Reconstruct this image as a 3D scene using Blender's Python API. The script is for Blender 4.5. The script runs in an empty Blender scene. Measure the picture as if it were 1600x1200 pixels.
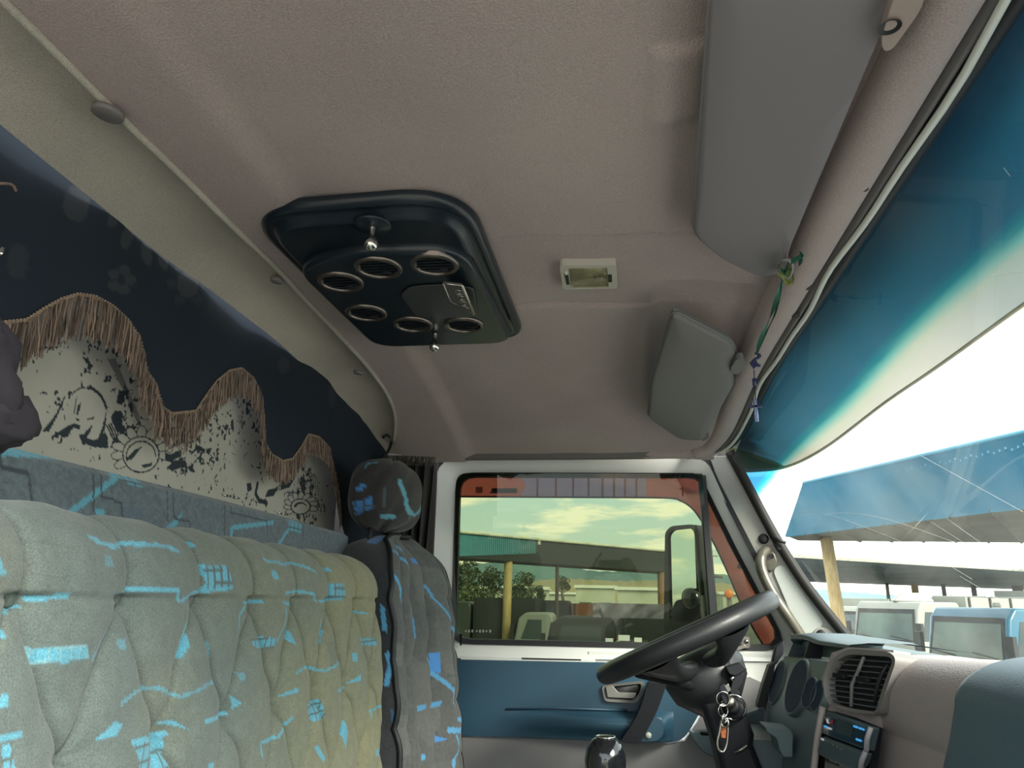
import bpy, bmesh, math, random
import numpy as np
from mathutils import Vector, noise as mnoise
random.seed(4); RNG = np.random.default_rng(7)
sc = bpy.context.scene
C = sc.collection
PI = math.pi
# ------------------------------------------------------------------ camera
F = 1155.0
def nrm(v):
    v = np.array(v, float); return v/np.linalg.norm(v)
_Y = nrm([167, 340, F]); _r = 0.0194; _t = F*F/(340-_r*167)
_Z = nrm([_r*_t, -_t, F]); _X = np.cross(_Y, _Z)
R = np.array([_X, _Y, _Z]); CAM = np.array([0, 0, 2.1])
cd = bpy.data.cameras.new('camera'); cam = bpy.data.objects.new('camera', cd); C.objects.link(cam)
cd.sensor_width = 36; cd.lens = 36*F/1600; cd.clip_start = 0.01; cd.clip_end = 5000
from mathutils import Matrix
Rc = np.column_stack([R@np.array([1, 0, 0]), R@np.array([0, -1, 0]), R@np.array([0, 0, -1])])
m4 = Matrix([list(Rc[i])+[CAM[i]] for i in range(3)]+[[0, 0, 0, 1]])
cam.matrix_world = m4
sc.camera = cam
# ------------------------------------------------------------------ world, sun, exposure
sc.view_settings.view_transform = 'Standard'; sc.view_settings.look = 'None'
sc.view_settings.exposure = 0.38; sc.view_settings.gamma = 1.0; sc.view_settings.use_curve_mapping = False
w = bpy.data.worlds.new('sky'); sc.world = w; w.use_nodes = True
nt = w.node_tree; nt.nodes.clear()
def N(nt, t, **kw):
    n = nt.nodes.new(t)
    for k, v in kw.items(): setattr(n, k, v)
    return n
def ramp(nt, stops, fac):
    n = N(nt, 'ShaderNodeValToRGB'); e = n.color_ramp.elements
    e[0].position, e[0].color = stops[0][0], (*stops[0][1], 1)
    e[1].position, e[1].color = stops[-1][0], (*stops[-1][1], 1)
    for p, c in stops[1:-1]:
        q = e.new(p); q.color = (*c, 1)
    nt.links.new(fac, n.inputs[0]); return n
tc = N(nt, 'ShaderNodeTexCoord'); sep = N(nt, 'ShaderNodeSeparateXYZ'); nt.links.new(tc.outputs['Generated'], sep.inputs[0])
base = ramp(nt, [(0.0, (.60, .60, .56)), (.03, (.86, .94, .90)), (.12, (.70, .88, .90)), (.35, (.62, .80, .90)), (1, (.60, .74, .90))], sep.outputs['Z'])
mp = N(nt, 'ShaderNodeMapping'); mp.inputs['Scale'].default_value = (1.6, 1.6, 7.5); mp.inputs['Location'].default_value = (.9, .35, .15)
nt.links.new(tc.outputs['Generated'], mp.inputs[0])
nz = N(nt, 'ShaderNodeTexNoise'); nz.inputs['Scale'].default_value = 4.2; nz.inputs['Detail'].default_value = 9; nz.inputs['Roughness'].default_value = .55
nt.links.new(mp.outputs[0], nz.inputs['Vector'])
cr = ramp(nt, [(.50, (0, 0, 0)), (.58, (1, 1, 1))], nz.outputs['Fac'])
mix = N(nt, 'ShaderNodeMixRGB'); nt.links.new(cr.outputs[0], mix.inputs[0]); nt.links.new(base.outputs[0], mix.inputs[1]); mix.inputs[2].default_value = (1.35, 1.22, 1.02, 1)
bg = N(nt, 'ShaderNodeBackground'); nt.links.new(mix.outputs[0], bg.inputs[0]); bg.inputs[1].default_value = 2.75
wo = N(nt, 'ShaderNodeOutputWorld'); nt.links.new(bg.outputs[0], wo.inputs[0])
sd = bpy.data.lights.new('sun', 'SUN'); sd.energy = 8.0; sd.angle = math.radians(25); sd.color = (1, .95, .84)
sun = bpy.data.objects.new('sun', sd); C.objects.link(sun)
sun.rotation_euler = Vector((-.62, .60, -.50)).to_track_quat('-Z', 'Y').to_euler()
# ------------------------------------------------------------------ helpers
def ray(px, py): return R@np.array([px-800, py-600, F])
def PY(px, py, Y): d = ray(px, py); return CAM+d*(Y/d[1])
def PX(px, py, X): d = ray(px, py); return CAM+d*(X/d[0])
def PZ(px, py, Z): d = ray(px, py); return CAM+d*((Z-2.1)/d[2])
def PP(px, py, p0, n): d = ray(px, py); return CAM+d*(np.dot(np.array(p0)-CAM, n)/np.dot(d, n))
ORG = {}
def tag(o, label=None, cat=None, group=None, kind=None):
    if label: o['label'] = label
    if cat: o['category'] = cat
    if group: o['group'] = group
    if kind: o['kind'] = kind
    return o
def thing(name, loc, label=None, cat=None, group=None, kind=None):
    o = bpy.data.objects.new(name, None); C.objects.link(o); o.location = loc; o.empty_display_size = .05
    ORG[o.name] = np.array(loc, float); return tag(o, label, cat, group, kind)
def mk(name, V, Fc, mat, parent=None, smooth=True, cols=None, bevel=0, seg=2, kind=None, label=None, auto=None):
    V = np.array(V, float)
    org = ORG[parent.name] if parent is not None else np.array([0, 0, 0.])
    if parent is None: org = np.round(V.mean(axis=0), 3); org[2] = V[:, 2].min()
    me = bpy.data.meshes.new(name); me.from_pydata((V-org).tolist(), [], [list(f) for f in Fc]); me.update()
    if cols is not None:
        a = me.attributes.new('Col', 'FLOAT_COLOR', 'POINT')
        c4 = np.ones((len(V), 4), np.float32); c4[:, :3] = cols; a.data.foreach_set('color', c4.ravel())
    me.materials.append(mat)
    bm = bmesh.new(); bm.from_mesh(me); bmesh.ops.recalc_face_normals(bm, faces=bm.faces); bm.to_mesh(me); bm.free()
    if smooth: me.polygons.foreach_set('use_smooth', [True]*len(me.polygons))
    o = bpy.data.objects.new(name, me); C.objects.link(o)
    if parent is not None: o.parent = parent; ORG[o.name] = org; o.location = (0, 0, 0)
    else: o.location = org; ORG[o.name] = org
    if bevel:
        b = o.modifiers.new('bevel', 'BEVEL'); b.width = bevel; b.segments = seg; b.limit_method = 'ANGLE'; b.angle_limit = math.radians(35)
    if smooth and (bevel or auto):
        # sharp edges above 40 degrees stay sharp
        me.set_sharp_from_angle(angle=math.radians(45))
    if kind: o['kind'] = kind
    if label: o['label'] = label
    return o
def add(V, Fc, v2, f2):
    n = len(V); V.extend([tuple(p) for p in v2]); Fc.extend([tuple(i+n for i in f) for f in f2])
def gbox(c, ex, ey, ez):
    c, ex, ey, ez = map(lambda q: np.array(q, float), (c, ex, ey, ez))
    v = [c+sx*ex+sy*ey+sz*ez for sz in (-1, 1) for sy in (-1, 1) for sx in (-1, 1)]
    return v, [(0, 2, 3, 1), (4, 5, 7, 6), (0, 1, 5, 4), (2, 6, 7, 3), (0, 4, 6, 2), (1, 3, 7, 5)]
def abox(x0, x1, y0, y1, z0, z1): return gbox(((x0+x1)/2, (y0+y1)/2, (z0+z1)/2), ((x1-x0)/2, 0, 0), (0, (y1-y0)/2, 0), (0, 0, (z1-z0)/2))
def gplate(P, off):
    P = [np.array(p, float) for p in P]; off = np.array(off, float); n = len(P)
    return P+[p+off for p in P], [tuple(range(n)), tuple(range(2*n-1, n-1, -1))]+[(i, (i+1) % n, (i+1) % n+n, i+n) for i in range(n)]
def gring(A, B, off):
    A = [np.array(p, float) for p in A]; B = [np.array(p, float) for p in B]; off = np.array(off, float); n = len(A)
    V = A+B+[p+off for p in A]+[p+off for p in B]; Fc = []
    for i in range(n):
        j = (i+1) % n
        Fc += [(i, j, n+j, n+i), (2*n+i, 3*n+i, 3*n+j, 2*n+j), (i, 2*n+i, 2*n+j, j), (n+i, n+j, 3*n+j, 3*n+i)]
    return V, Fc
def gtube(P, r, seg=8, closed=False, caps=True):
    P = [np.array(p, float) for p in P]; n = len(P); V = []; Fc = []
    rr = r if hasattr(r, '__len__') else [r]*n
    up = None
    for i in range(n):
        if closed: t = P[(i+1) % n]-P[i-1]
        else: t = P[min(i+1, n-1)]-P[max(i-1, 0)]
        t = nrm(t)
        if up is None:
            up = np.cross(t, [0, 0, 1.]) if abs(t[2]) < .9 else np.cross(t, [1., 0, 0])
        up = nrm(up-np.dot(up, t)*t); b = np.cross(t, up)
        for k in range(seg):
            a = 2*PI*k/seg; V.append(P[i]+rr[i]*(math.cos(a)*up+math.sin(a)*b))
    for i in range(n if closed else n-1):
        j = (i+1) % n
        for k in range(seg):
            l = (k+1) % seg; Fc.append((i*seg+k, i*seg+l, j*seg+l, j*seg+k))
    if caps and not closed: Fc += [tuple(range(seg-1, -1, -1)), tuple((n-1)*seg+k for k in range(seg))]
    return V, Fc
def glathe(prof, o, ax, seg=32, ex=None, squash=(1, 1), close=True):
    ax = nrm(ax); e = np.cross(ax, [0, 0, 1.]) if abs(ax[2]) < .95 else np.cross(ax, [1., 0, 0])
    if ex is not None: e = np.array(ex, float)
    e = nrm(e-np.dot(e, ax)*ax); b = np.cross(ax, e); V = []; Fc = []; o = np.array(o, float)
    for r, h in prof:
        for k in range(seg):
            a = 2*PI*k/seg; V.append(o+ax*h+r*(squash[0]*math.cos(a)*e+squash[1]*math.sin(a)*b))
    n = len(prof)
    for i in range(n-1):
        for k in range(seg):
            l = (k+1) % seg; Fc.append((i*seg+k, i*seg+l, (i+1)*seg+l, (i+1)*seg+k))
    if close: Fc += [tuple(range(seg-1, -1, -1)), tuple((n-1)*seg+k for k in range(seg))]
    return V, Fc
def ggrid(A):   # A: nu x nv x 3
    nu, nv = A.shape[:2]; idx = np.arange(nu*nv).reshape(nu, nv)
    q = np.stack([idx[:-1, :-1], idx[1:, :-1], idx[1:, 1:], idx[:-1, 1:]], -1).reshape(-1, 4)
    return A.reshape(-1, 3), q.tolist()
def crv(P, n=8, closed=False):   # Catmull-Rom
    P = [np.array(p, float) for p in P]; m = len(P); out = []
    for i in range(m if closed else m-1):
        g = (lambda k: P[k % m]) if closed else (lambda k: P[max(0, min(m-1, k))])
        a, b, c, d = g(i-1), g(i), g(i+1), g(i+2)
        for k in range(n):
            t = k/n; out.append(.5*((2*b)+(c-a)*t+(2*a-5*b+4*c-d)*t*t+(3*b-a-3*c+d)*t**3))
    if not closed: out.append(P[-1])
    return out
def fil(P, r, n=5):   # round the corners of a closed polygon; r single or per corner
    P = [np.array(p, float) for p in P]; m = len(P); out = []
    for i in range(m):
        a, b, c = P[i-1], P[i], P[(i+1) % m]; rr = r[i] if hasattr(r, '__len__') else r
        if rr <= 0: out.append(b); continue
        da, dc = np.linalg.norm(a-b), np.linalg.norm(c-b)
        p, q = b+(a-b)*min(.49, rr/da), b+(c-b)*min(.49, rr/dc)
        for k in range(n+1):
            t = k/n; out.append((1-t)**2*p+2*t*(1-t)*b+t*t*q)
    return out
def resamp(P, n, closed=True):
    P = [np.array(p, float) for p in P]
    Q = np.array(P+([P[0]] if closed else [])); d = np.r_[0, np.cumsum(np.linalg.norm(np.diff(Q, axis=0), axis=1))]
    s = np.linspace(0, d[-1], n+1)[:-1] if closed else np.linspace(0, d[-1], n)
    return [np.array([np.interp(x, d, Q[:, k]) for k in range(Q.shape[1])]) for x in s]
def byangle(P, c, n=160):     # resample closed 2D polygon by angle about c
    Q = np.array([np.array(p, float)[:2] for p in resamp(P, 1600)]); a = np.arctan2(Q[:, 1]-c[1], Q[:, 0]-c[0])
    o = np.argsort(a); a, Q = a[o], Q[o]; t = np.linspace(-PI, PI, n, endpoint=False)+.001
    return [(np.interp(x, a, Q[:, 0], period=2*PI), np.interp(x, a, Q[:, 1], period=2*PI)) for x in t]
# ------------------------------------------------------------------ materials
def mat(name, col, rough=.6, metal=0, var=0, vscale=8, bump=0, bscale=200, spec=.5, col2=None, attr=False, coat=0, emit=0, stretch=None, bdist=.002, sheen=0, grain=None):
    m = bpy.data.materials.new(name); m.use_nodes = True; t = m.node_tree; p = t.nodes['Principled BSDF']
    p.inputs['Roughness'].default_value = rough; p.inputs['Metallic'].default_value = metal
    p.inputs['Specular IOR Level'].default_value = spec; p.inputs['Coat Weight'].default_value = coat; p.inputs['Sheen Weight'].default_value = sheen
    p.inputs['Base Color'].default_value = (*col, 1)
    tcn = N(t, 'ShaderNodeTexCoord'); src = tcn.outputs['Object']
    if stretch:
        mpn = N(t, 'ShaderNodeMapping'); mpn.inputs['Scale'].default_value = stretch; t.links.new(src, mpn.inputs[0]); src = mpn.outputs[0]
    c = None
    if attr:
        a = N(t, 'ShaderNodeAttribute'); a.attribute_name = 'Col'; c = a.outputs['Color']
    if var:
        nn = N(t, 'ShaderNodeTexNoise'); nn.inputs['Scale'].default_value = vscale; nn.inputs['Detail'].default_value = 5; t.links.new(src, nn.inputs['Vector'])
        if c is None:
            c2 = col2 or tuple(max(0, x*(1-var)) for x in col)
            c = ramp(t, [(.35, c2), (.65, col)], nn.outputs['Fac']).outputs[0]
        else:
            rr = ramp(t, [(.3, (1-var,)*3), (.7, (1+var*.3,)*3)], nn.outputs['Fac'])
            mx = N(t, 'ShaderNodeMixRGB', blend_type='MULTIPLY'); mx.inputs[0].default_value = 1; t.links.new(c, mx.inputs[1]); t.links.new(rr.outputs[0], mx.inputs[2]); c = mx.outputs[0]
    if grain:
        gn = N(t, 'ShaderNodeTexNoise'); gn.inputs['Scale'].default_value = grain[0]; gn.inputs['Detail'].default_value = 2; t.links.new(tcn.outputs['Object'], gn.inputs['Vector'])
        gr_ = ramp(t, [(.36, (1-grain[1],)*3), (.64, (1+grain[1],)*3)], gn.outputs['Fac'])
        gx_ = N(t, 'ShaderNodeMixRGB', blend_type='MULTIPLY'); gx_.inputs[0].default_value = 1; gx_.inputs[2].default_value = (1, 1, 1, 1)
        if c is None: gx_.inputs[1].default_value = (*col, 1)
        else: t.links.new(c, gx_.inputs[1])
        t.links.new(gr_.outputs[0], gx_.inputs[2]); c = gx_.outputs[0]
    if c is not None: t.links.new(c, p.inputs['Base Color'])
    if bump:
        nb = N(t, 'ShaderNodeTexNoise'); nb.inputs['Scale'].default_value = bscale; nb.inputs['Detail'].default_value = 3; t.links.new(src, nb.inputs['Vector'])
        bn = N(t, 'ShaderNodeBump'); bn.inputs['Strength'].default_value = bump; bn.inputs['Distance'].default_value = bdist
        t.links.new(nb.outputs['Fac'], bn.inputs['Height']); t.links.new(bn.outputs[0], p.inputs['Normal'])
    if emit:
        p.inputs['Emission Color'].default_value = (*col, 1); p.inputs['Emission Strength'].default_value = emit
    return m
def glassmat(name, tint, refl=1.0, band=None, dirt=0):
    m = bpy.data.materials.new(name); m.use_nodes = True; t = m.node_tree; t.nodes.clear()
    tr = N(t, 'ShaderNodeBsdfTransparent'); tr.inputs[0].default_value = (*tint, 1)
    gl = N(t, 'ShaderNodeBsdfGlossy'); gl.inputs['Roughness'].default_value = .01
    fr = N(t, 'ShaderNodeFresnel'); geo = N(t, 'ShaderNodeNewGeometry'); mr = N(t, 'ShaderNodeMapRange')
    mr.inputs['To Min'].default_value = 1.45; mr.inputs['To Max'].default_value = 1/1.45   # same reflectance from either side of the sheet
    t.links.new(geo.outputs['Backfacing'], mr.inputs['Value']); t.links.new(mr.outputs[0], fr.inputs[0])
    mu = N(t, 'ShaderNodeMath', operation='MULTIPLY'); mu.inputs[1].default_value = refl; t.links.new(fr.outputs[0], mu.inputs[0])
    mx = N(t, 'ShaderNodeMixShader'); t.links.new(mu.outputs[0], mx.inputs[0]); t.links.new(tr.outputs[0], mx.inputs[1]); t.links.new(gl.outputs[0], mx.inputs[2])
    if band:
        a = N(t, 'ShaderNodeAttribute'); a.attribute_name = 'Col'; t.links.new(a.outputs['Color'], tr.inputs[0])
    last = mx.outputs[0]
    if dirt:
        tcn = N(t, 'ShaderNodeTexCoord'); nn = N(t, 'ShaderNodeTexNoise'); nn.inputs['Scale'].default_value = 5; nn.inputs['Detail'].default_value = 8
        t.links.new(tcn.outputs['Object'], nn.inputs['Vector'])
        rr = ramp(t, [(.35, (0, 0, 0)), (.75, (dirt,)*3)], nn.outputs['Fac'])
        df = N(t, 'ShaderNodeBsdfTranslucent'); df.inputs[0].default_value = (.8, .8, .7, 1)
        m2 = N(t, 'ShaderNodeMixShader'); t.links.new(rr.outputs[0], m2.inputs[0]); t.links.new(last, m2.inputs[1]); t.links.new(df.outputs[0], m2.inputs[2]); last = m2.outputs[0]
    o = N(t, 'ShaderNodeOutputMaterial'); t.links.new(last, o.inputs[0]); return m
def translucent(name, col, mixf=.5, rough=.3, clear=0):
    m = bpy.data.materials.new(name); m.use_nodes = True; t = m.node_tree; t.nodes.clear()
    d = N(t, 'ShaderNodeBsdfDiffuse'); d.inputs[0].default_value = (*col, 1); l = N(t, 'ShaderNodeBsdfTranslucent'); l.inputs[0].default_value = (*col, 1)
    mx = N(t, 'ShaderNodeMixShader'); mx.inputs[0].default_value = mixf; t.links.new(d.outputs[0], mx.inputs[1]); t.links.new(l.outputs[0], mx.inputs[2])
    last = mx
    if clear:
        tr = N(t, 'ShaderNodeBsdfTransparent'); tr.inputs[0].default_value = (*col, 1)
        m3 = N(t, 'ShaderNodeMixShader'); m3.inputs[0].default_value = clear; t.links.new(last.outputs[0], m3.inputs[1]); t.links.new(tr.outputs[0], m3.inputs[2]); last = m3
    g = N(t, 'ShaderNodeBsdfGlossy'); g.inputs['Roughness'].default_value = rough; fr = N(t, 'ShaderNodeFresnel')
    m2 = N(t, 'ShaderNodeMixShader'); t.links.new(fr.outputs[0], m2.inputs[0]); t.links.new(last.outputs[0], m2.inputs[1]); t.links.new(g.outputs[0], m2.inputs[2])
    o = N(t, 'ShaderNodeOutputMaterial'); t.links.new(m2.outputs[0], o.inputs[0]); return m
headliner = mat('headliner fabric', (.455, .370, .350), .95, var=.2, vscale=2.6, bump=.8, bscale=420, col2=(.385, .305, .30), sheen=.2, bdist=.0016, grain=(620, .12))
strip_m = mat('cream headliner fabric', (.52, .475, .41), .95, var=.2, vscale=5, bump=.7, bscale=420, col2=(.42, .385, .34), bdist=.0014, grain=(620, .12))
visor_m = mat('visor vinyl', (.225, .205, .22), .75, bump=.15, bscale=500, bdist=.0008)
visor_m2 = mat('visor vinyl grey', (.17, .165, .165), .7, bump=.15, bscale=500, bdist=.0008)
black_pl = mat('black satin plastic', (.011, .018, .027), .28, bump=.06, bscale=900, bdist=.0005)
black_mat = mat('black matt plastic', (.009, .010, .014), .55, spec=.3, bump=.15, bscale=600, bdist=.0006)
gloss_blk = mat('gloss black', (.008, .009, .011), .12, coat=.5)
rubber = mat('black rubber', (.012, .013, .015), .55)
chrome = mat('chrome', (.75, .72, .68), .14, metal=1)
dull_metal = mat('dull metal', (.42, .38, .34), .38, metal=1, var=.3, vscale=30)
ring_m = mat('gunmetal ring', (.20, .17, .155), .28, metal=.8)
white_paint = mat('white body paint', (.66, .67, .64), .3, coat=.3, var=.06, vscale=3)
cream_cord = mat('white rubber cord', (.78, .80, .74), .5)
pillar_m = mat('pillar grey trim', (.36, .355, .33), .45, var=.15, vscale=9)
door_blue = mat('door blue plastic', (.024, .070, .112), .42, bump=.12, bscale=500, var=.12, vscale=5, bdist=.0006)
door_grey = mat('door grey plastic', (.20, .195, .20), .55, bump=.15, bscale=500, bdist=.0006)
dash_grey = mat('dash taupe leather grain', (.39, .335, .325), .5, bump=.6, bscale=330, bdist=.0012)
dash_teal = mat('dash teal grey plastic', (.055, .085, .100), .45, bump=.12, bscale=600, bdist=.0006)
dash_teal_l = mat('dash lighter teal plastic', (.085, .125, .135), .45, bump=.12, bscale=600, bdist=.0006)
pad_blue = mat('dash blue pad', (.045, .088, .125), .42, bump=.4, bscale=420, bdist=.0008)
pod_navy = mat('gauge navy', (.012, .028, .070), .75, spec=.2)
fabric_attr = mat('seat fabric print', (.3, .3, .3), .95, grain=(760, .16), attr=True, var=.25, vscale=700, bump=.5, bscale=750, bdist=.0009, sheen=.15)
cloth_attr = mat('printed cloth', (.5, .5, .5), .9, attr=True, var=.06, vscale=20, bump=.1, bscale=900, bdist=.0005)
curt_attr = mat('navy curtain cloth', (.05, .05, .05), .85, spec=.2, attr=True, bump=.1, bscale=900, bdist=.0005)
fringe_m = mat('brown fringe yarn', (.30, .21, .16), .85, var=.5, vscale=60, col2=(.13, .09, .08)); fringe_a = mat('brown fringe yarns', (.3, .2, .15), .85, attr=True)
dark_trim = mat('dark brown trim fabric', (.06, .052, .050), .95, bump=.3, bscale=500, bdist=.001)
# ------------------------------------------------------------------ setting: headliner
def sstep(x, a, b):
    t = np.clip((np.asarray(x, float)-a)/(b-a), 0, 1); return t*t*(3-2*t)
def zc(X, Y):
    X = np.asarray(X, float); Y = np.asarray(Y, float)
    z = 2.600-.118*np.clip((Y-1.28)/.76, 0, None)**1.8
    z = z-.012*sstep(-X, .385, .43)+.004*(sstep(Y, .955, .97)-sstep(Y, 1.215, 1.23))*(sstep(X, -.2, -.17))
    z = z-.010*sstep(X, .12, .25)
    for yc_ in (.965, 1.222): z = z+.0035*np.exp(-((Y-yc_-.01*np.sin(X*9))/.006)**2)*sstep(X, -.20, -.15)
    # soft pockets beside the visors
    z = z-.006*(sstep(X, .035, .05)-sstep(X, .085, .11))*(sstep(Y, .58, .60)-sstep(Y, .69, .72))
    z = z+.006*(sstep(X, .065, .10)-sstep(X, .215, .245))*(sstep(Y, .2, .4)-sstep(Y, .93, .97))
    z = z+.012*(sstep(X, .06, .09)-sstep(X, .215, .245))*(sstep(Y, 1.13, 1.17)-sstep(Y, 1.62, 1.75))
    return z+.0015*np.sin(X*31+Y*9)*np.sin(Y*17)
def seamx(Y): return -.513-.012*sstep(Y, .95, 1.3)-.07*np.clip((np.asarray(Y)-1.55)/.35, 0, 1)**2
U, Vv = np.meshgrid(np.linspace(0, 1, 170), np.linspace(-.12, 2.035, 620), indexing='ij')
sx = seamx(Vv); X = sx+(.262-sx)*U; A = np.stack([X, Vv, zc(X, Vv)], -1)
tag(mk('ceiling', *ggrid(A), headliner), kind='structure')
A2 = np.stack([X[::13, ::20], Vv[::13, ::20], Vv[::13, ::20]*0+2.66], -1)
tag(mk('ceiling', *ggrid(A2), white_paint), kind='structure')   # outer roof skin
# rear cream strip with its edge bead
U, Vv = np.meshgrid(np.linspace(0, 1, 16), np.linspace(-.12, 1.98, 200), indexing='ij')
sx = seamx(Vv); wd = .105+.006*np.sin(Vv*9); X = sx-wd*U
Z = zc(sx, Vv)-.012*U**.6+.010*np.sin(PI*U)-.022*U**3
A = np.stack([X, Vv, Z], -1); tag(mk('trim_1', *ggrid(A), strip_m), kind='structure')
for (px, py, r_) in ((168, 178, .016), (432, 439, .010), (560, 583, .010)):
    p = PZ(px, py, 2.590); p = PZ(px, py, float(zc(seamx(p[1]), p[1]))-.010)
    tag(mk('trim_12', *glathe([(r_, .004), (r_, -.0012), (r_*.9, -.0022), (.001, -.0026)], p, nrm([.12, 0, 1]), 28), mat('grey plug', (.20, .18, .18), .7) if 'grey plug' not in bpy.data.materials else bpy.data.materials['grey plug']), kind='structure')
ys = np.linspace(-.12, 1.9, 90)
tag(mk('trim_2', *gtube([(seamx(y)-.002, y, zc(seamx(y), y)-.002) for y in ys], .0048, 8), strip_m), kind='structure')
# header roll and seals along the windscreen top then over the door
hp = [(0.300, -.15), (.300, .3), (.300, .8), (.300, 1.2), (.300, 1.6), (.298, 1.80), (.290, 1.90), (.270, 1.975), (.235, 2.015), (.18, 2.03), (0, 2.035), (-.25, 2.035), (-.50, 2.035), (-.62, 2.03)]
hp = [np.array([p[0], p[1]]) for p in crv([(*p, 0) for p in hp], 10)]
hp = [np.array(p[:2]) for p in hp]
def hz(p): return 2.566-.082*max(0, (p[1]-1.35)/.68)**2.0
def sweep(prof, name, m, rng=None, taper=None, **kw):
    rows = []; pts = hp if rng is None else hp[rng[0]:rng[1]]
    for i, p in enumerate(pts):
        t = pts[min(i+1, len(pts)-1)]-pts[max(0, i-1)]; t = t/np.linalg.norm(t); o = np.array([t[1], -t[0]])   # outward of the cab
        f_ = 1 if taper is None else 1-float(sstep(i, *taper))*.92
        rows.append([(p[0]+o[0]*a*f_, p[1]+o[1]*a*f_, hz(p)+b*(f_ if b < .02 else 1)) for a, b in prof])
    return tag(mk(name, *ggrid(np.array(rows)), m, **kw), kind='structure')
roll = [(-.052, .030)]+[(-.026+.026*math.cos(a), .006-.022*math.sin(a)) for a in np.linspace(PI, 0, 12)]+[(.001, .03)]
sweep(roll, 'trim_3', headliner, (0, 112), taper=(78, 110))
sweep([(-.030, .03), (-.022, -.004), (-.010, -.008), (-.004, -.003), (0, .004), (0, .03)], 'trim_4', mat('grey metal edge', (.17, .15, .145), .5), (66, 131))
sweep([(-.002, .03), (-.001, .002), (.004, -.005), (.010, -.005), (.014, .001)], 'trim_5', mat('grey inner seal', (.13, .12, .12), .5))
sweep([(.014, .001), (.020, -.006), (.032, -.004), (.036, .003), (.036, .03)], 'trim_6', rubber, (0, 90))
def cordpath(i):
    p = hp[i]; t = hp[min(i+1, len(hp)-1)]-hp[max(0, i-1)]; t = t/np.linalg.norm(t); o = np.array([t[1], -t[0]])
    wob = .0035*math.sin(p[1]*11)+.002*math.sin(p[1]*23); return (p[0]+o[0]*(.013+wob), p[1]+o[1]*(.013+wob), hz(p)-.007)
tag(mk('trim_7', *gtube([cordpath(i) for i in range(0, 86)], .0042, 8), cream_cord), kind='structure')
for (px, py) in ((1348, 292), (1262, 447), (1243, 492)):
    p = PZ(px, py, 2.558); tag(mk('trim_8', *glathe([(.001, .006), (.006, .004), (.007, 0), (.004, -.003), (.001, -.002)], p, (0, 0, -1), 12), dark_trim), kind='structure')
# ------------------------------------------------------------------ windscreen with tinted band
nb, na = 90, 110
rows = []; cols = []
for i in range(na):
    y = -.15+i*(2.185/(na-1)); e = max(0, (y-1.45)/.585)
    bow = 1-((y-1.0)/1.04)**2
    top = np.array([.334-.022*e**3, y, 2.571-.095*e**2.2]); bot = np.array([.590+.17*max(0, bow), y, 1.995])
    rr = []
    for j in range(nb):
        s = (j/(nb-1)); p = top+(bot-top)*s; p[0] += .02*math.sin(PI*s)*(1-e**2 if e < 1 else 0); rr.append(p)
        band = .112+.010*math.sin(y*5); d = (top[2]-p[2]); t = d/band
        tr = np.array([.90, .93, .90]); deep = np.array([.022, .13, .225])*(.75+.9*max(0, min(t, 1)))
        st = [(0, deep), (.80, deep), (.90, np.array([.02, .33, .42])), (.97, np.array([.25, .72, .70])), (1.06, np.array([.80, .90, .78])), (1.2, tr)]
        c = np.array([np.interp(t, [q[0] for q in st], [q[1][k_] for q in st]) for k_ in range(3)])
        cols.append(c)
    rows.append(rr)
A = np.array(rows)
wg = glassmat('windscreen glass', (.9, .93, .9), .55, band=True, dirt=.05)
w1 = tag(mk('window_1', *ggrid(A), wg, cols=np.array(cols)), kind='structure')
GL = A
def onglass(px, py):
    d = ray(px, py); P = GL.reshape(-1, 3)-CAM; u = P@d/np.linalg.norm(d); q = np.linalg.norm(P-np.outer(u, d/np.linalg.norm(d)), axis=1)
    i = int(np.argmin(q)); return CAM+d/np.linalg.norm(d)*u[i]
scr = mat('wiper scratch', (.8, .82, .8), .6)
V, Fc = [], []
for ln in ([(1205, 850), (1225, 815), (1260, 800), (1320, 812), (1440, 860), (1520, 905)], [(1270, 830), (1290, 805), (1340, 803), (1400, 815), (1500, 850)], [(1440, 712), (1500, 745), (1600, 800)], [(1455, 815), (1510, 850)], [(1480, 810), (1550, 860)], [(1500, 1000-100), (1560, 935)], [(1545, 435), (1575, 428), (1600, 426)], [(1570, 262), (1580, 275)]):
    add(V, Fc, *gtube([onglass(*p[:2])+np.array([-.001, 0, 0]) for p in crv([(*p, 0) for p in ln], 5)], .00020, 4))
mk('scratch', V, Fc, scr, w1, kind='stuff')
# ------------------------------------------------------------------ exterior visor
ev = [(-.2, .575), (.4, .60), (1.0, .58), (1.4, .575), (1.75, .555), (1.95, .52), (2.07, .46), (2.10, .38), (2.10, .30)]
e1 = crv([(x, y, 0) for y, x in ev], 6); rows = []
for k in range(9):
    s = k/8; rows.append([(.335+(p[0]-.335)*s if p[1] < 2.0 else .31+(p[0]-.31)*s, p[1], 2.590-.045*s-.03*s*s-.07*max(0, (p[1]-1.5)/.6)**2*(.9)) for p in e1])
A = np.array(rows); B = A+np.array([0.004, 0, .007]); o1 = thing('outer_sun_visor', (.45, 1.0, 2.5), 'cream translucent visor panel jutting out above the windscreen', 'sun visor')
ev_m = translucent('cream acrylic', (.30, .31, .15), .40)
v1, f1 = ggrid(A); v2, f2 = ggrid(B); V, Fc = [], []; add(V, Fc, v1, f1); add(V, Fc, v2, f2)
mk('visor_panel', V, Fc, ev_m, o1)
mk('visor_edge', *gtube([(p[0], p[1], p[2]+.003) for p in A[-1]], .005, 6), mat('visor edge', (.42, .40, .30), .5), o1)
for y in (): mk('stiffener', *gtube([(.34, y, 2.585), (.45, y+.01, 2.566), (.565, y+.02, 2.533)], .004, 6), ev_m, o1)
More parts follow.
